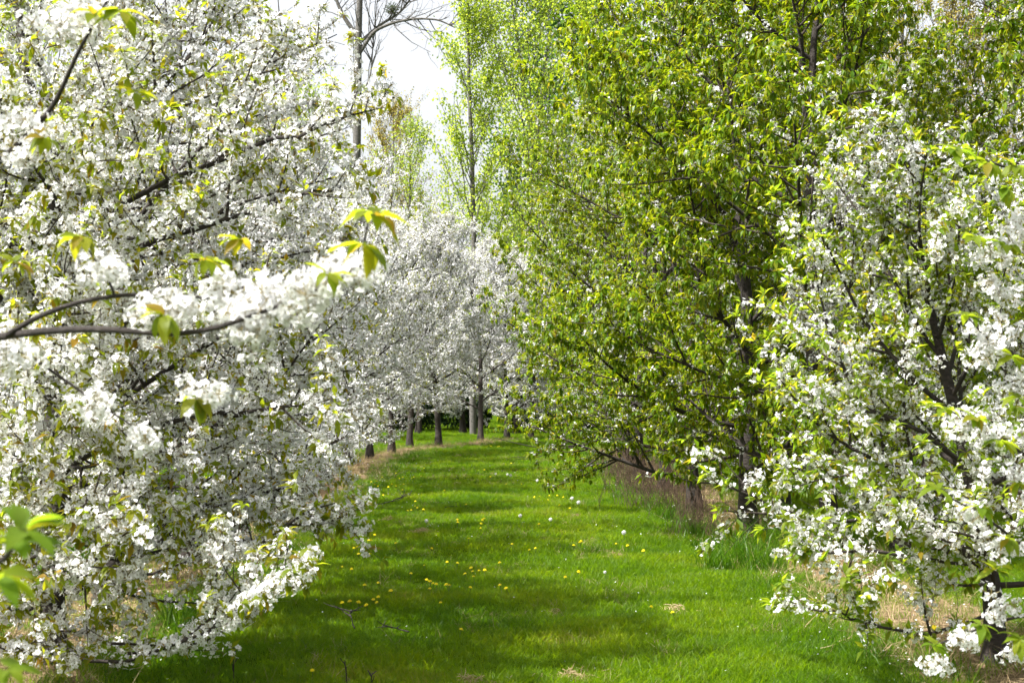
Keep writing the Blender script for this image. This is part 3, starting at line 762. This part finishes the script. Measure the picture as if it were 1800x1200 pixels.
near_tree((3.1, 6.4), 'cherry just outside the right edge whose leafy blossoming twigs hang into the picture', [
    ([(3.1, 6.4, 2.3), (1900, 330, 6.3), (1830, 305, 6.2), (1760, 290, 6.1), (1685, 262, 6.0)], .014, .003),
    ([(3.1, 6.4, 1.9), (1900, 640, 6.3), (1820, 640, 6.2), (1740, 600, 6.2), (1700, 555, 6.2)], .012, .003),
    ([(3.1, 6.4, 1.5), (1900, 860, 6.3), (1800, 800, 6.2), (1720, 740, 6.1), (1660, 720, 6.0)], .012, .003),
    ([(3.1, 6.4, 1.1), (1900, 1040, 6.3), (1810, 970, 6.2), (1720, 900, 6.1), (1640, 860, 6.1)], .012, .003),
    ([(3.1, 6.4, .9), (1900, 1100, 6.3), (1800, 1075, 6.2), (1720, 1100, 6.2), (1640, 1130, 6.2)], .011, .003),
    ([(3.1, 6.4, 2.1), (1900, 480, 6.3), (1820, 450, 6.2), (1760, 430, 6.1), (1700, 420, 6.1)], .010, .003),
    ], [(1685, 262, 6.0, 7, .085, .5), (1740, 285, 6.1, 7, .085, .6), (1790, 290, 6.1, 7, .08, .6), (1770, 330, 6.1, 6, .08, 1.), (1700, 555, 6.2, 6, .08, .4), (1780, 625, 6.2, 7, .085, .5), (1790, 700, 6.2, 6, .08, .6), (1660, 718, 6.0, 7, .085, .3),
        (1715, 735, 6.1, 6, .08, .5), (1760, 775, 6.1, 6, .08, .7), (1645, 860, 6.1, 6, .08, .4), (1720, 890, 6.1, 7, .08, .6), (1770, 945, 6.2, 6, .085, .7), (1640, 1130, 6.2, 6, .075, .5), (1720, 1095, 6.2, 6, .08, .6), (1790, 1120, 6.2, 6, .08, 1.),
        (1770, 430, 6.1, 7, .085, .7), (1715, 415, 6.1, 6, .08, .4), (1790, 850, 6.2, 6, .08, .8), (1745, 1000, 6.2, 6, .08, .6)],
    [(1790, 400, 6.1, 9, 20), (1740, 440, 6.1, 7, 18), (1760, 590, 6.2, 10, 22), (1720, 620, 6.2, 6, 16), (1760, 500, 6.1, 8, 22), (1750, 760, 6.1, 8, 22), (1690, 740, 6.1, 6, 16), (1790, 680, 6.2, 8, 18), (1700, 900, 6.1, 8, 18), (1760, 960, 6.2, 8, 20),
     (1740, 1060, 6.2, 6, 20), (1690, 1120, 6.2, 7, 16), (1640, 1160, 6.2, 5, 14), (1785, 1150, 6.2, 6, 16), (1790, 830, 6.2, 8, 18)], seed=5, leaf='fresh_leaf', group=LANE_R)

# ------------------------------------------------------------------ tall trees beyond the orchard
def tall_tree(seed, H, R, tr, leaf, nleaf, ls, nb=60, el=.85, first=.15, bark='grey_bark', lean=0., sub=7, jit=.05, prof=None, clump=.22):
    r = np.random.default_rng(seed)
    T = curve((0, 0, -.1), (lean, 0, 1), H, 20, r, .05, .02)
    Rt = tr * (1 - np.linspace(0, 1, 20)) ** .8 + .02
    br, sb = [], []
    prof = prof or (lambda q: math.sin(math.pi * min(1, .18 + q * .82)) ** .7)
    for k in range(nb):
        q = (k + r.random()) / nb; t = first + (1 - first) * q * .98; p, _ = interp(T, t)
        a = r.uniform(0, 6.28); e = el + r.normal() * .12
        L = R * prof(q) * r.uniform(.7, 1.15) / max(math.cos(e), .35) + .3
        C = curve(p, (math.cos(a) * math.cos(e), math.sin(a) * math.cos(e), math.sin(e)), L, 8, r, .25, jit); br.append((C, tr * .22 * (1 - q * .6)))
        for j in range(sub):
            p2, d2 = interp(C, r.uniform(.15, 1)); qv = rand_unit(1, r)[0]
            sb.append(curve(p2, d2 + qv * .8, r.uniform(.3, .25 * L + .5), 5, r, .3, .1))
    parts = [tubes(np.array([c for c, _ in br]), np.array([[r0 * .7 * (1 - u) + .009 for u in np.linspace(0, 1, 8)] for _, r0 in br]), 4),
             tubes(np.array(sb), np.tile(np.linspace(.009, .004, 5), (len(sb), 1)), 3)]
    V, Q, _, _ = join(parts); bm = mesh_from('branches', V, Q, [bark], smooth=True)
    V, Q, _, _ = tubes(T[None], Rt[None], 8); tm = mesh_from('trunk', V, Q, [bark], smooth=True)
    sb = np.array(sb)
    bi = r.integers(0, len(sb), nleaf); ti = r.uniform(0, 3.99, nleaf); ii = ti.astype(int); f = (ti - ii)[:, None]
    P = sb[bi, ii] * (1 - f) + sb[bi, ii + 1] * f + r.normal(size=(nleaf, 3)) * clump * .4
    x = unit(r.normal(size=(nleaf, 3)) + np.array([0, 0, -.5])); Rm = frames(x, r.normal(size=(nleaf, 3)) + np.array([0, 0, 1.2]))
    q4 = (np.array([[0, 0, 0], [.5, -.38, .05], [1, 0, -.1], [.5, .38, .05]]), np.array([[0, 1, 2, 3]]), np.zeros(1, int))
    V, Q, mi, ti = replicate([q4], np.zeros(nleaf, int), P, Rm, r.uniform(.7, 1.3, nleaf) * ls, r.random(nleaf))
    lm = mesh_from('leaves', V, Q, [leaf], None, ti)
    return tm, bm, lm

def put_tall(pr, px, d, rz, label, name, cat, group=None, sc=1.0):
    root = thing(name, label, cat, ((px - 900) / F * d, d, 0), rz, group, (sc, sc, sc))
    link('trunk', pr[0], root); link('branches', pr[1], root); link('leaves', pr[2], root, 'stuff'); return root
LIME = [tall_tree(101, 22, 2.1, .13, 'lime_leaf', 17000, .12, 80, .95, clump=.4, prof=lambda q: 1.25 - 1.05 * q), tall_tree(102, 19, 3.1, .14, 'lime_leaf', 17000, .12, 80, .9, clump=.45)]
LSP = tall_tree(103, 17, 2.2, .10, 'lime_leaf', 7000, .11, 45, 1.0, clump=.5)
DARK = tall_tree(104, 26, 3.2, .22, 'dark_leaf', 10000, .22, 80, .8, clump=.7)
BUD = [tall_tree(105, 21, 3.2, .16, 'bud_leaf', 14000, .11, 70, 1.05, sub=9), tall_tree(106, 25, 3.5, .18, 'bud_leaf', 14000, .11, 70, 1.0, sub=9)]
BG = 'tall trees beyond the orchard'
put_tall(LIME[0], 832, 65, 0, 'slender lime-green tree with a thin straight grey trunk above the lane end', 'poplar_tree', 'tree', BG)
put_tall(LIME[1], 985, 70, 2, 'pale lime-green tree right of the slender one, partly behind the green cherries', 'poplar_tree', 'tree', BG, 1.15)
put_tall(LIME[0], 1075, 74, 4, 'pale lime-green tree behind the top of the green cherries', 'poplar_tree', 'tree', BG, 1.2)
put_tall(LIME[1], 925, 82, 5, 'low lime-green tree in front of the darker poplar', 'poplar_tree', 'tree', BG, .85)
put_tall(LSP, 705, 86, 1, 'thin sparse tree just coming into leaf, left of the sky gap', 'young_tree', 'tree', BG)
put_tall(LSP, 738, 92, 3, 'short sparse sapling standing in the bright sky gap', 'young_tree', 'tree', BG, .82)
put_tall(DARK, 918, 80, 0, 'tall darker green poplar right of the slender lime-green tree', 'poplar_tree', 'tree', BG)
put_tall(DARK, 1130, 84, 2, 'tall darker green poplar showing above the green cherries', 'poplar_tree', 'tree', BG)
for k, (px, d, s) in enumerate([(1510, 72, 1), (1590, 80, 1.1), (1665, 70, 1), (1745, 78, 1.1), (1815, 72, 1.0)]):
    put_tall(BUD[k % 2], px, d, k * 1.3, ['tree with bronze-yellow buds at the top right, leftmost of five', 'second bronze-budded tree from the left at the top right', 'middle bronze-budded tree at the top right', 'fourth bronze-budded tree at the top right',
                                          'bronze-budded tree at the top right corner'][k], 'budding_tree', 'tree', BG, s)
put_tall(BUD[0], 672, 90, 5, 'sparse bronze-budded tree between the bare mistletoe tree and the sky gap', 'budding_tree', 'tree', BG, .9)
for k, (px, d, pr, s) in enumerate([(40, 78, LSP, 1.4), (180, 84, BUD[1], 1), (450, 86, LSP, 1.3), (1230, 78, LIME[1], 1.2), (1400, 82, LIME[0], 1.2), (540, 92, LSP, 1.2)]):
    put_tall(pr, px, d, k * 1.1, ['sparse tree behind the blossom at the far left', 'budding tree behind the blossom at the upper left', 'sparse tree behind the top of the left blossom', 'lime-green tree behind the middle of the green cherries',
                                  'lime-green tree behind the right part of the green cherries', 'sparse tree left of the bare mistletoe tree'][k], 'young_tree' if pr is LSP else 'poplar_tree', 'tree', BG, s)

# bare tree carrying mistletoe: limbs laid out as they stand
def bare_tree(px0, d, label, limbs, seed):
    r = np.random.default_rng(seed); o3 = np.array([(px0 - 900) / F * d, d, 0.])
    root = thing('bare_tree', label, 'tree', tuple(o3), 0, BG)
    for k, (pts, r0, r1) in enumerate(limbs):
        C = np.array([at(a_, b_, d + c_) for a_, b_, c_ in pts]) - o3
        if k == 0: C[0, 2] = -.1
        m = len(C); xs = np.linspace(0, m - 1, 24); S_ = np.stack([np.interp(xs, np.arange(m), C[:, c]) for c in range(3)], 1)
        for _ in range(2): S_[1:-1] = (S_[:-2] + 2 * S_[1:-1] + S_[2:]) / 4
        V, Q, _, _ = tubes(S_[None], np.linspace(r0, r1, 24)[None], 8); link('trunk' if k == 0 else 'limb', mesh_from('limb', V, Q, ['grey_bark'], smooth=True), root)
        tw = []
        for _ in range(16 if k else 10):
            p_, d_ = interp(S_, r.uniform(.35 if k else .6, 1)); tw.append(curve(p_, d_ + rand_unit(1, r)[0] * 1.2 + np.array([0, 0, .1]), r.uniform(.8, 3.0), 8, r, .2, .12))
        t2 = []
        for c_ in tw:
            for _ in range(4):
                p_, d_ = interp(c_, r.uniform(.2, 1)); t2.append(curve(p_, d_ + rand_unit(1, r)[0] * .9, r.uniform(.4, 1.3), 8, r, .0, .14))
        V, Q, _, _ = join([tubes(np.array(tw), np.tile(np.linspace(.035, .012, 8), (len(tw), 1)), 4), tubes(np.array(t2), np.tile(np.linspace(.014, .006, 8), (len(t2), 1)), 3)])
        link('twigs', mesh_from('twigs', V, Q, ['grey_bark']), root, 'stuff')
    return root
bare_tree(625, 80, 'tall bare grey tree with an arching limb and mistletoe beside the sky gap', [
    ([(622, 850, 0), (624, 400, 0), (627, 170, 0), (628, 60, 0), (632, -60, 0), (640, -250, 0)], .26, .12),
    ([(630, 90, 0), (655, 50, 0), (690, 35, -.5), (730, 28, -1), (770, 30, -1), (800, 45, -1)], .11, .03),
    ([(632, 70, 0), (665, 40, .5), (700, 20, 1), (730, -20, 1), (745, -80, 1)], .09, .03),
    ([(626, 60, 0), (605, 30, 0), (590, 0, 0), (575, -70, 0)], .13, .06),
    ([(628, 180, 0), (650, 130, 0), (655, 60, .5), (662, -10, .5)], .05, .02)], 4)
bare_tree(320, 84, 'bare grey tree behind the upper left blossom, holding a dark mistletoe ball', [
    ([(320, 850, 0), (318, 400, 0), (312, 100, 0), (305, -80, 0), (300, -250, 0)], .24, .1),
    ([(316, 180, 0), (350, 100, 0), (380, 20, 0), (390, -60, 0)], .1, .04), ([(314, 150, 0), (270, 90, 0), (240, 10, 0), (230, -60, 0)], .1, .04)], 6)
def mistletoe(px, py, d, rad, label):
    r = np.random.default_rng(int(px)); n = 420
    P = rand_unit(n, r) * (r.random((n, 1)) ** .55) * rad * 1.15 * (1 + .25 * np.sin(np.arange(n) * 1.7))[:, None] * np.array([1, 1, .9])
    q4 = LF_LO[0]
    V, Q, mi, ti = replicate([q4], np.zeros(n, int), P, frames(P + r.normal(size=P.shape) * .1, r.normal(size=P.shape)), r.uniform(.07, .14, n), r.random(n))
    C = at(px, py, d); root = thing('mistletoe', label, 'mistletoe', tuple(C), 0, 'mistletoe balls in the bare trees')
    st = [curve((0, 0, -rad * .3), u_, rad * .9, 5, r, 0, .1) for u_ in rand_unit(30, r)]
    a_ = tubes(np.array(st), np.tile(np.linspace(.02, .008, 5), (30, 1)), 3)
    link('stems', mesh_from('stems', a_[0], a_[1], ['dead_twig']), root, 'stuff'); link('leaves', mesh_from('leaves', V, Q, ['mistletoe'], None, ti), root, 'stuff')
mistletoe(673, 152, 79.6, .42, 'dark round mistletoe ball beside the trunk of the bare tree, lowest of them')
mistletoe(688, 12, 80.5, .33, 'small mistletoe ball on the arching limb near the top edge')
mistletoe(303, 30, 83.8, 1.0, 'large dark mistletoe ball behind the upper left blossom')

# dark evergreen hedge shrubs behind the lane end
def evergreen(seed, h, w_):
    r = np.random.default_rng(seed); n = 9000
    u = rand_unit(n, r) * (r.random((n, 1)) ** .3); P = u * np.array([w_, w_ * .8, h * .52]) + np.array([0, 0, h * .5])
    P += .25 * np.stack([np.sin(P[:, 2] * 3), np.sin(P[:, 0] * 3), np.sin(P[:, 0] * 4) * .8], -1); P[:, 2] = np.maximum(P[:, 2], .03)
    V, Q, mi, ti = replicate([LF_LO[1]], np.zeros(n, int), P, frames(u + r.normal(size=u.shape) * .6, r.normal(size=u.shape)), r.uniform(.14, .26, n), r.random(n))
    st = [curve((r.normal() * .2, r.normal() * .2, -.05), unit(np.array([r.normal() * .4, r.normal() * .4, 1])), h * .8, 6, r, .2, .08) for _ in range(6)]
    a_ = tubes(np.array(st), np.tile(np.linspace(.06, .02, 6), (6, 1)), 5)
    return mesh_from('foliage', V, Q, ['evergreen'], None, ti), mesh_from('stems', a_[0], a_[1], ['bark'])
EV = [evergreen(1, 3.2, 2.3), evergreen(2, 4.0, 2.0)]
k = 0
for x in np.arange(-30, 31, 3.1):
    r_ = thing('evergreen_shrub', ['dark evergreen shrub in the hedge behind the lane end', 'taller dark evergreen shrub in the hedge behind the lane end'][k % 2], 'shrub', (float(x), 76 + 1.5 * math.sin(k * 2.2), 0), k * 1.7, 'dark evergreen hedge behind the orchard')
    link('foliage', EV[k % 2][0], r_, 'stuff'); link('stems', EV[k % 2][1], r_); k += 1

# ------------------------------------------------------------------ things on and in the grass
def dandelion_meshes():
    r = np.random.default_rng(3); V, Q = [], []
    for ring, (n, rad, z) in enumerate(((13, .021, .000), (11, .015, .006), (7, .008, .010))):
        for k in range(n):
            a = k / n * 6.283 + ring * .2; d = np.array([math.cos(a), math.sin(a), 0]); e = np.array([-d[1], d[0], 0])
            b = len(V); rr = rad * r.uniform(.85, 1.1)
            V += [np.array([0, 0, z * .4]), d * rr * .6 - e * .003 + [0, 0, z], d * rr + [0, 0, z - .001], d * rr * .6 + e * .003 + [0, 0, z]]
            Q.append([b, b + 1, b + 2, b + 3])
    head = mesh_from('flower_head', np.array(V), np.array(Q), ['dand_yellow'])
    v, q, _, _ = tubes(np.array([[[0, 0, -.13], [.006, .003, -.07], [0, 0, -.004], [0, 0, 0]]]), np.array([[.0022, .002, .003, .008]]), 5)
    stem = mesh_from('stem', v, q, ['dand_stem'])
    V, Q = [], []
    for u_ in rand_unit(110, r):
        b = len(V); s = unit(np.cross(u_, [.3, .2, .9])); t_ = np.cross(u_, s); c = u_ * .024
        V += [c * .3, c - s * .0045, c * 1.08, c + s * .0045]; Q.append([b, b + 1, b + 2, b + 3])
        b = len(V); V += [c - s * .005, c - t_ * .005, c + s * .005, c + t_ * .005]; Q.append([b, b + 1, b + 2, b + 3])
    fl = mesh_from('seed_head', np.array(V), np.array(Q), ['fluff'])
    return head, stem, fl
D_HEAD, D_STEM, D_FLUFF = dandelion_meshes()
yel = [(437,72),(290,92),(218,125),(308,127),(325,115),(372,118),(384,113),(421,109),(160,150),(177,162),(189,149),(195,172),(250,175),(268,161),(291,173),(330,163),(354,161),(324,184),(223,209),(392,233),(390,268),(402,274),(435,285),(352,291),(370,290),
       (722,77),(755,75),(786,118),(896,48),(870,152),(950,154),(545,191),(659,259),(753,335),(745,358),(612,343),(614,355),(738,378),(735,396),(615,370),(1165,152),(1182,153),(1205,148),(1175,170),(1018,213),(1046,210),(1016,233),(1096,205),(1090,243),(1138,204),
       (1170,212),(1150,281),(1205,297),(1042,371),(179,411),(148,437),(160,441),(104,453),(290,463),(70,502),(87,495),(123,492),(94,528),(122,534),(150,527),(479,487),(672,444),(900,471),(991,495),(1023,489),(1224,480),(1263,462),(1255,466),(1447,465),(1507,474),
       (8,601),(58,611),(559,571),(614,572),(653,621),(693,607),(685,592),(727,602),(757,597),(699,634),(834,559),(438,594),(370,628),(127,677),(198,668),(264,714),(453,657),(470,669),(485,679),(503,687),(469,709),(555,690),(572,697),(682,706),(836,692),(868,705),
       (172,757),(198,746),(190,769),(8,775),(49,767),(95,770),(135,781),(525,769),(1180,617),(1250,594),(1631,773),(1742,820),(1590,511),(634,907)]
yel = [(600 + a_ / 3, 800 + b_ / 3) for a_, b_ in yel] + [(850 + a_ / 6, 650 + b_ / 6) for a_, b_ in ((10,1050),(72,1135),(292,998),(40,808),(60,795),(20,812),(165,803),(190,800),(150,806),(960,770),(940,775),(950,765),(80,806))] + [(551, 1180)]
def where(px, py):
    if py < 815: return 'far end of the grass lane'
    side = 'left' if px < 760 else ('middle' if px < 930 else 'right')
    row = 'far' if py < 880 else ('central' if py < 985 else 'near')
    return f'{row} {side} part of the mown lane'
for k, (px, py) in enumerate(yel):
    h = .085 + .03 * ((k * 7) % 5) / 5; x, y = on_ground(px, py + h * (py - HY) / HC * .9)
    s = random.uniform(.85, 1.2); w_ = where(px, py)
    t_ = thing('dandelion', f'yellow dandelion flower open in the {w_}', 'dandelion', (x, y, float(gz(x, y)) + h), random.uniform(0, 6), f'yellow dandelions in the {w_}', (s, s, s))
    t_.rotation_euler = (random.uniform(.0, .45), random.uniform(-.25, .25), random.uniform(-.6, .6))
    link('flower_head', D_HEAD, t_); link('stem', D_STEM, t_)
wh = [(815,94,'leftmost of three side by side'),(876,94,'middle of three side by side'),(893,99,'right of three side by side'),(1033,129,'alone beyond a patch of yellow flowers'),(1216,228,'upper of a pair near the right edge'),(1250,264,'lower of a pair near the right edge'),
      (943,316,'in the middle of the lane'),(1103,345,'just above two yellow flowers'),(450,352,'in the left shade band'),(115,505,'among yellow flowers at the left'),(1488,409,'largest, at the right by the straw'),(1388,596,'tiny, low in the grass at the right')]
for k, (a_, b_, tx) in enumerate(wh):
    px, py = 600 + a_ / 3, 800 + b_ / 3; h = .13; x, y = on_ground(px, py + h * (py - HY) / HC)
    s = .6 if k == 11 else random.uniform(.95, 1.2)
    t_ = thing('dandelion_clock', f'white dandelion seed head, {tx}', 'dandelion clock', (x, y, float(gz(x, y)) + h), 0, 'white dandelion seed heads in the lane', (s, s, s))
    link('seed_head', D_FLUFF, t_); link('stem', D_STEM, t_)

# mown clippings lying in little heaps
def clump_mesh(seed, n=130, mat='hay'):
    r = np.random.default_rng(seed); C = []
    for _ in range(n):
        a = r.uniform(0, 6.28); p_ = np.array([r.normal() * .10 + .05 * math.sin(seed * 3 + _ * .1), r.normal() * .055, 0]); p_[2] = .055 * math.exp(-(p_[0] ** 2 + p_[1] ** 2) / .008) * r.random() + .035
        C.append(curve(p_, (math.cos(a), math.sin(a), r.normal() * .4), r.uniform(.03, .085), 4, r, -.3, .25))
    V, Q, _, _ = tubes(np.array(C), np.tile(np.array([.0022, .0026, .0022, .001]), (n, 1)), 3)
    return mesh_from('clippings', V, Q, [mat], None, np.repeat(r.random(n), 12))
CM = [clump_mesh(1), clump_mesh(2), clump_mesh(3, 220)]
hay = [(430,400,1.5),(250,335,1.4),(370,598,1.2),(600,455,1.1),(1440,525,1.2),(1185,360,1.0),(1750,795,1.9),(1290,635,.9),(1065,440,.8),(1130,810,1.2),(1220,1150,1.5),(680,1185,1.4),(610,140,1.2),(850,375,.9),(1240,325,1.1),(1435,632,.9),(1320,450,1.2),
       (960,635,.9),(145,190,1.2),(1700,1040,1.2),(420,690,.7),(990,372,.8),(1500,575,1.0),(545,200,1.0),(720,680,.8)]
for k, (a_, b_, s) in enumerate(hay):
    px, py = 600 + a_ / 3, 800 + b_ / 3; x, y = on_ground(px, py + 4)
    o = link('dry_clippings', CM[k % 3]); o.location = (x, y, float(gz(x, y)) - .012); o.rotation_euler = (0, 0, k * .9); o.scale = (s * .6, s * .5, s * .7)
    o['kind'] = 'thing'; tag(o, 'small heap of dry grass clippings in the ' + where(px, py), 'grass clippings', 'heaps of dry clippings in the ' + where(px, py))

# rank grass clumps by the right-hand trunks, and weeds / dead stems under the rows
def clump_grass(seed, n, h, sp, mat, wd=.004):
    V, Q, T = tuft(seed, n, h, sp, wd, .55); return mesh_from('blades', V, Q, [mat], None, T)
RG = [clump_grass(70, 260, .42, .16, 'rank_grass'), clump_grass(71, 160, .30, .10, 'rank_grass')]
for k, (px, py, v, s, lb) in enumerate([(1300, 985, 0, 1.1, 'tall dark green grass clump left of the low right bough'), (1375, 960, 0, 1.2, 'largest tall grass clump at the foot of the leafy trees'), (1345, 1000, 0, .9, 'arching grass clump in front of the dark trunks'),
                                        (1415, 975, 0, 1.0, 'tall grass clump between the trunks and the low bough'), (1172, 915, 1, .9, 'small round dark grass tuft in the straw before the brown stems'), (1265, 1000, 1, 1.0, 'low grass tuft at the lane edge beside the tall clumps'),
                                        (1090, 880, 1, .9, 'grass tuft at the right lane edge before the brown undergrowth'), (470, 945, 1, 1.0, 'grass tuft under the outer left boughs'), (140, 985, 0, .9, 'grass clump behind the nearest left trunk'), (330, 1110, 1, 1.1, 'grass tuft below the low left bough'),
                                        (1215, 945, 1, .8, 'grass tuft in front of the thick leafy-tree trunk')]):
    x, y = on_ground(px, py); o = link('grass_clump', RG[v]); o.location = (x, y, float(gz(x, y))); o.rotation_euler = (0, 0, k); o.scale = (s, s, s); tag(o, lb, 'grass clump', 'tall grass clumps')

def weed_mesh(seed, n, h, sp):
    r = np.random.default_rng(seed); C = [curve((r.normal() * sp, r.normal() * sp, -.02), (r.normal() * .25, r.normal() * .25, 1), h * r.uniform(.4, 1.1), 6, r, .05, .13) for _ in range(n)]
    D = []
    for c in C:
        for _ in range(3):
            p_, d_ = interp(c, r.uniform(.3, .95)); D.append(curve(p_, d_ + rand_unit(1, r)[0] * .8, h * r.uniform(.1, .35), 6, r, .1, .15))
    a_ = join([tubes(np.array(C), np.tile(np.linspace(.0042, .0015, 6), (n, 1)), 4), tubes(np.array(D), np.tile(np.linspace(.002, .001, 6), (len(D), 1)), 3)])
    return mesh_from('stems', a_[0], a_[1], ['dead_twig'], None, a_[3])
WD = [weed_mesh(1, 90, .75, .28), weed_mesh(2, 60, .6, .22)]
BR = M['dead_twig']
k = 0
for (x, y, s, lb) in [(2.35, 19.2, .7, 'thin brown stems before the thick trunks right of the lane'), (2.5, 21.5, 1, 'brown dead stems beside the third leafy trunk'), (2.2, 24.3, 1.1, 'dense reddish-brown undergrowth at the right lane edge'), (2.7, 25.3, 1.2, 'reddish-brown undergrowth behind the right lane edge'),
                      (2.25, 27.2, 1.2, 'tall brown undergrowth under the hanging green boughs'), (2.4, 30, 1.2, 'brown undergrowth where the right row meets the lane'), (2.3, 33, 1.1, 'brown undergrowth farther along the right row'), (3.1, 18.4, .8, 'brown stems between the first two leafy trunks'),
                      (-3.0, 14.5, .45, 'pale dead stems under the second left cherry'), (-2.9, 20, .5, 'dead stems at the left lane edge under blossom'), (-3.2, 26, .6, 'dead stems far along the left row')]:
    o = link('dead_undergrowth', WD[k % 2]); o.location = (x, y, 0); o.rotation_euler = (0, 0, k * 1.1); o.scale = (s, s, s); tag(o, lb, 'undergrowth', 'dead brown undergrowth under the rows'); k += 1

# broken twigs lying on the lane
def twig(px, py, L, rz, seed, label, lift=.05):
    r = np.random.default_rng(seed); C = [curve((0, 0, lift), (1, 0, .05), L, 8, r, 0, .1)]
    for _ in range(4):
        p_, d_ = interp(C[0], r.uniform(.2, .9)); C.append(curve(p_, d_ + np.array([0, r.choice([-1, 1]) * .9, .25]), L * r.uniform(.25, .5), 8, r, .05, .1))
    V, Q, _, _ = tubes(np.array(C), np.tile(np.linspace(.006, .002, 8), (len(C), 1)), 5)
    x, y = on_ground(px, py); o = link('fallen_twig', mesh_from('fallen_twig', V, Q, ['bark'])); o.location = (x, y, float(gz(x, y)) + .02); o.rotation_euler = (0, 0, rz)
    tag(o, label, 'twig', 'fallen twigs on the lane')
twig(662, 893, .75, .5, 1, 'dark branched twig lying in the left shade band'); twig(690, 885, .6, .9, 2, 'second branched twig, just right of the other in the shade')
twig(782, 897, .4, 1.1, 3, 'short dark twig upright in the grass near the lane middle'); twig(625, 1115, .5, 1.9, 4, 'thin twig in the shade at the lower left'); twig(720, 1120, .35, 2.4, 5, 'short twig in the lower left shade, right of the other')
def stem(px, py, h, seed, label):
    r = np.random.default_rng(seed); C = [curve((0, 0, -.02), (.05, 0, 1), h, 8, r, .05, .05)]
    for q in (.45, .6, .75, .9):
        p_, d_ = interp(C[0], q); C.append(curve(p_, d_ + rand_unit(1, r)[0] * .8, .05, 8, r, 0, .1))
    V, Q, _, _ = tubes(np.array(C), np.tile(np.linspace(.004, .003, 8), (len(C), 1)), 5)
    x, y = on_ground(px, py); o = link('weed_stem', mesh_from('weed_stem', V, Q, ['bark'])); o.location = (x, y, 0)
    tag(o, label, 'weed stem', 'dry weed stems in the grass')
stem(413, 1210, .30, 1, 'dry upright weed stem at the bottom edge below the left bough'); stem(612, 1215, .22, 2, 'short dry weed stem with a seed head at the bottom edge'); stem(652, 1205, .12, 3, 'tiny dry stem right of the bottom-edge weed')

# bare low boughs reaching over the lane from the right row
near = [([(2.9, 37.5, 1.3), (1100, 745, 34), (1040, 780, 33.5), (985, 788, 33), (935, 785, 33), (865, 768, 33)], .03, .006), ([(1035, 781, 33.5), (960, 760, 33.2), (945, 745, 33), (942, 755 - 30, 33)], .012, .006),
        ([(985, 788, 33), (945, 803, 33), (900, 803, 33)], .012, .005), ([(1010, 786, 33), (960, 790, 33.2), (930, 806, 33.2), (905, 806, 33.2)], .012, .005)]
root = [o for o in bpy.data.objects if o.get('label', '').startswith('sixth leafy cherry')][0]
bpy.context.view_layer.update(); inv = root.matrix_world.inverted()
for pts, r0, r1 in near:
    C = np.array([q if abs(q[0]) < 12 else at(*q) for q in pts]); C = np.array([tuple(inv @ Vector(c)) for c in C])
    m = len(C); xs = np.linspace(0, m - 1, 18); S_ = np.stack([np.interp(xs, np.arange(m), C[:, c]) for c in range(3)], 1)
    S_[1:-1] = (S_[:-2] + 2 * S_[1:-1] + S_[2:]) / 4
    V, Q, _, _ = tubes(S_[None], np.linspace(r0, r1, 18)[None], 6); link('bare_bough', mesh_from('bare_bough', V, Q, ['twig'], smooth=True), root)

print('TRIS', sum(len(m_.loops) - 2 * len(m_.polygons) for m_ in bpy.data.meshes), 'OBJ', len(bpy.data.objects))
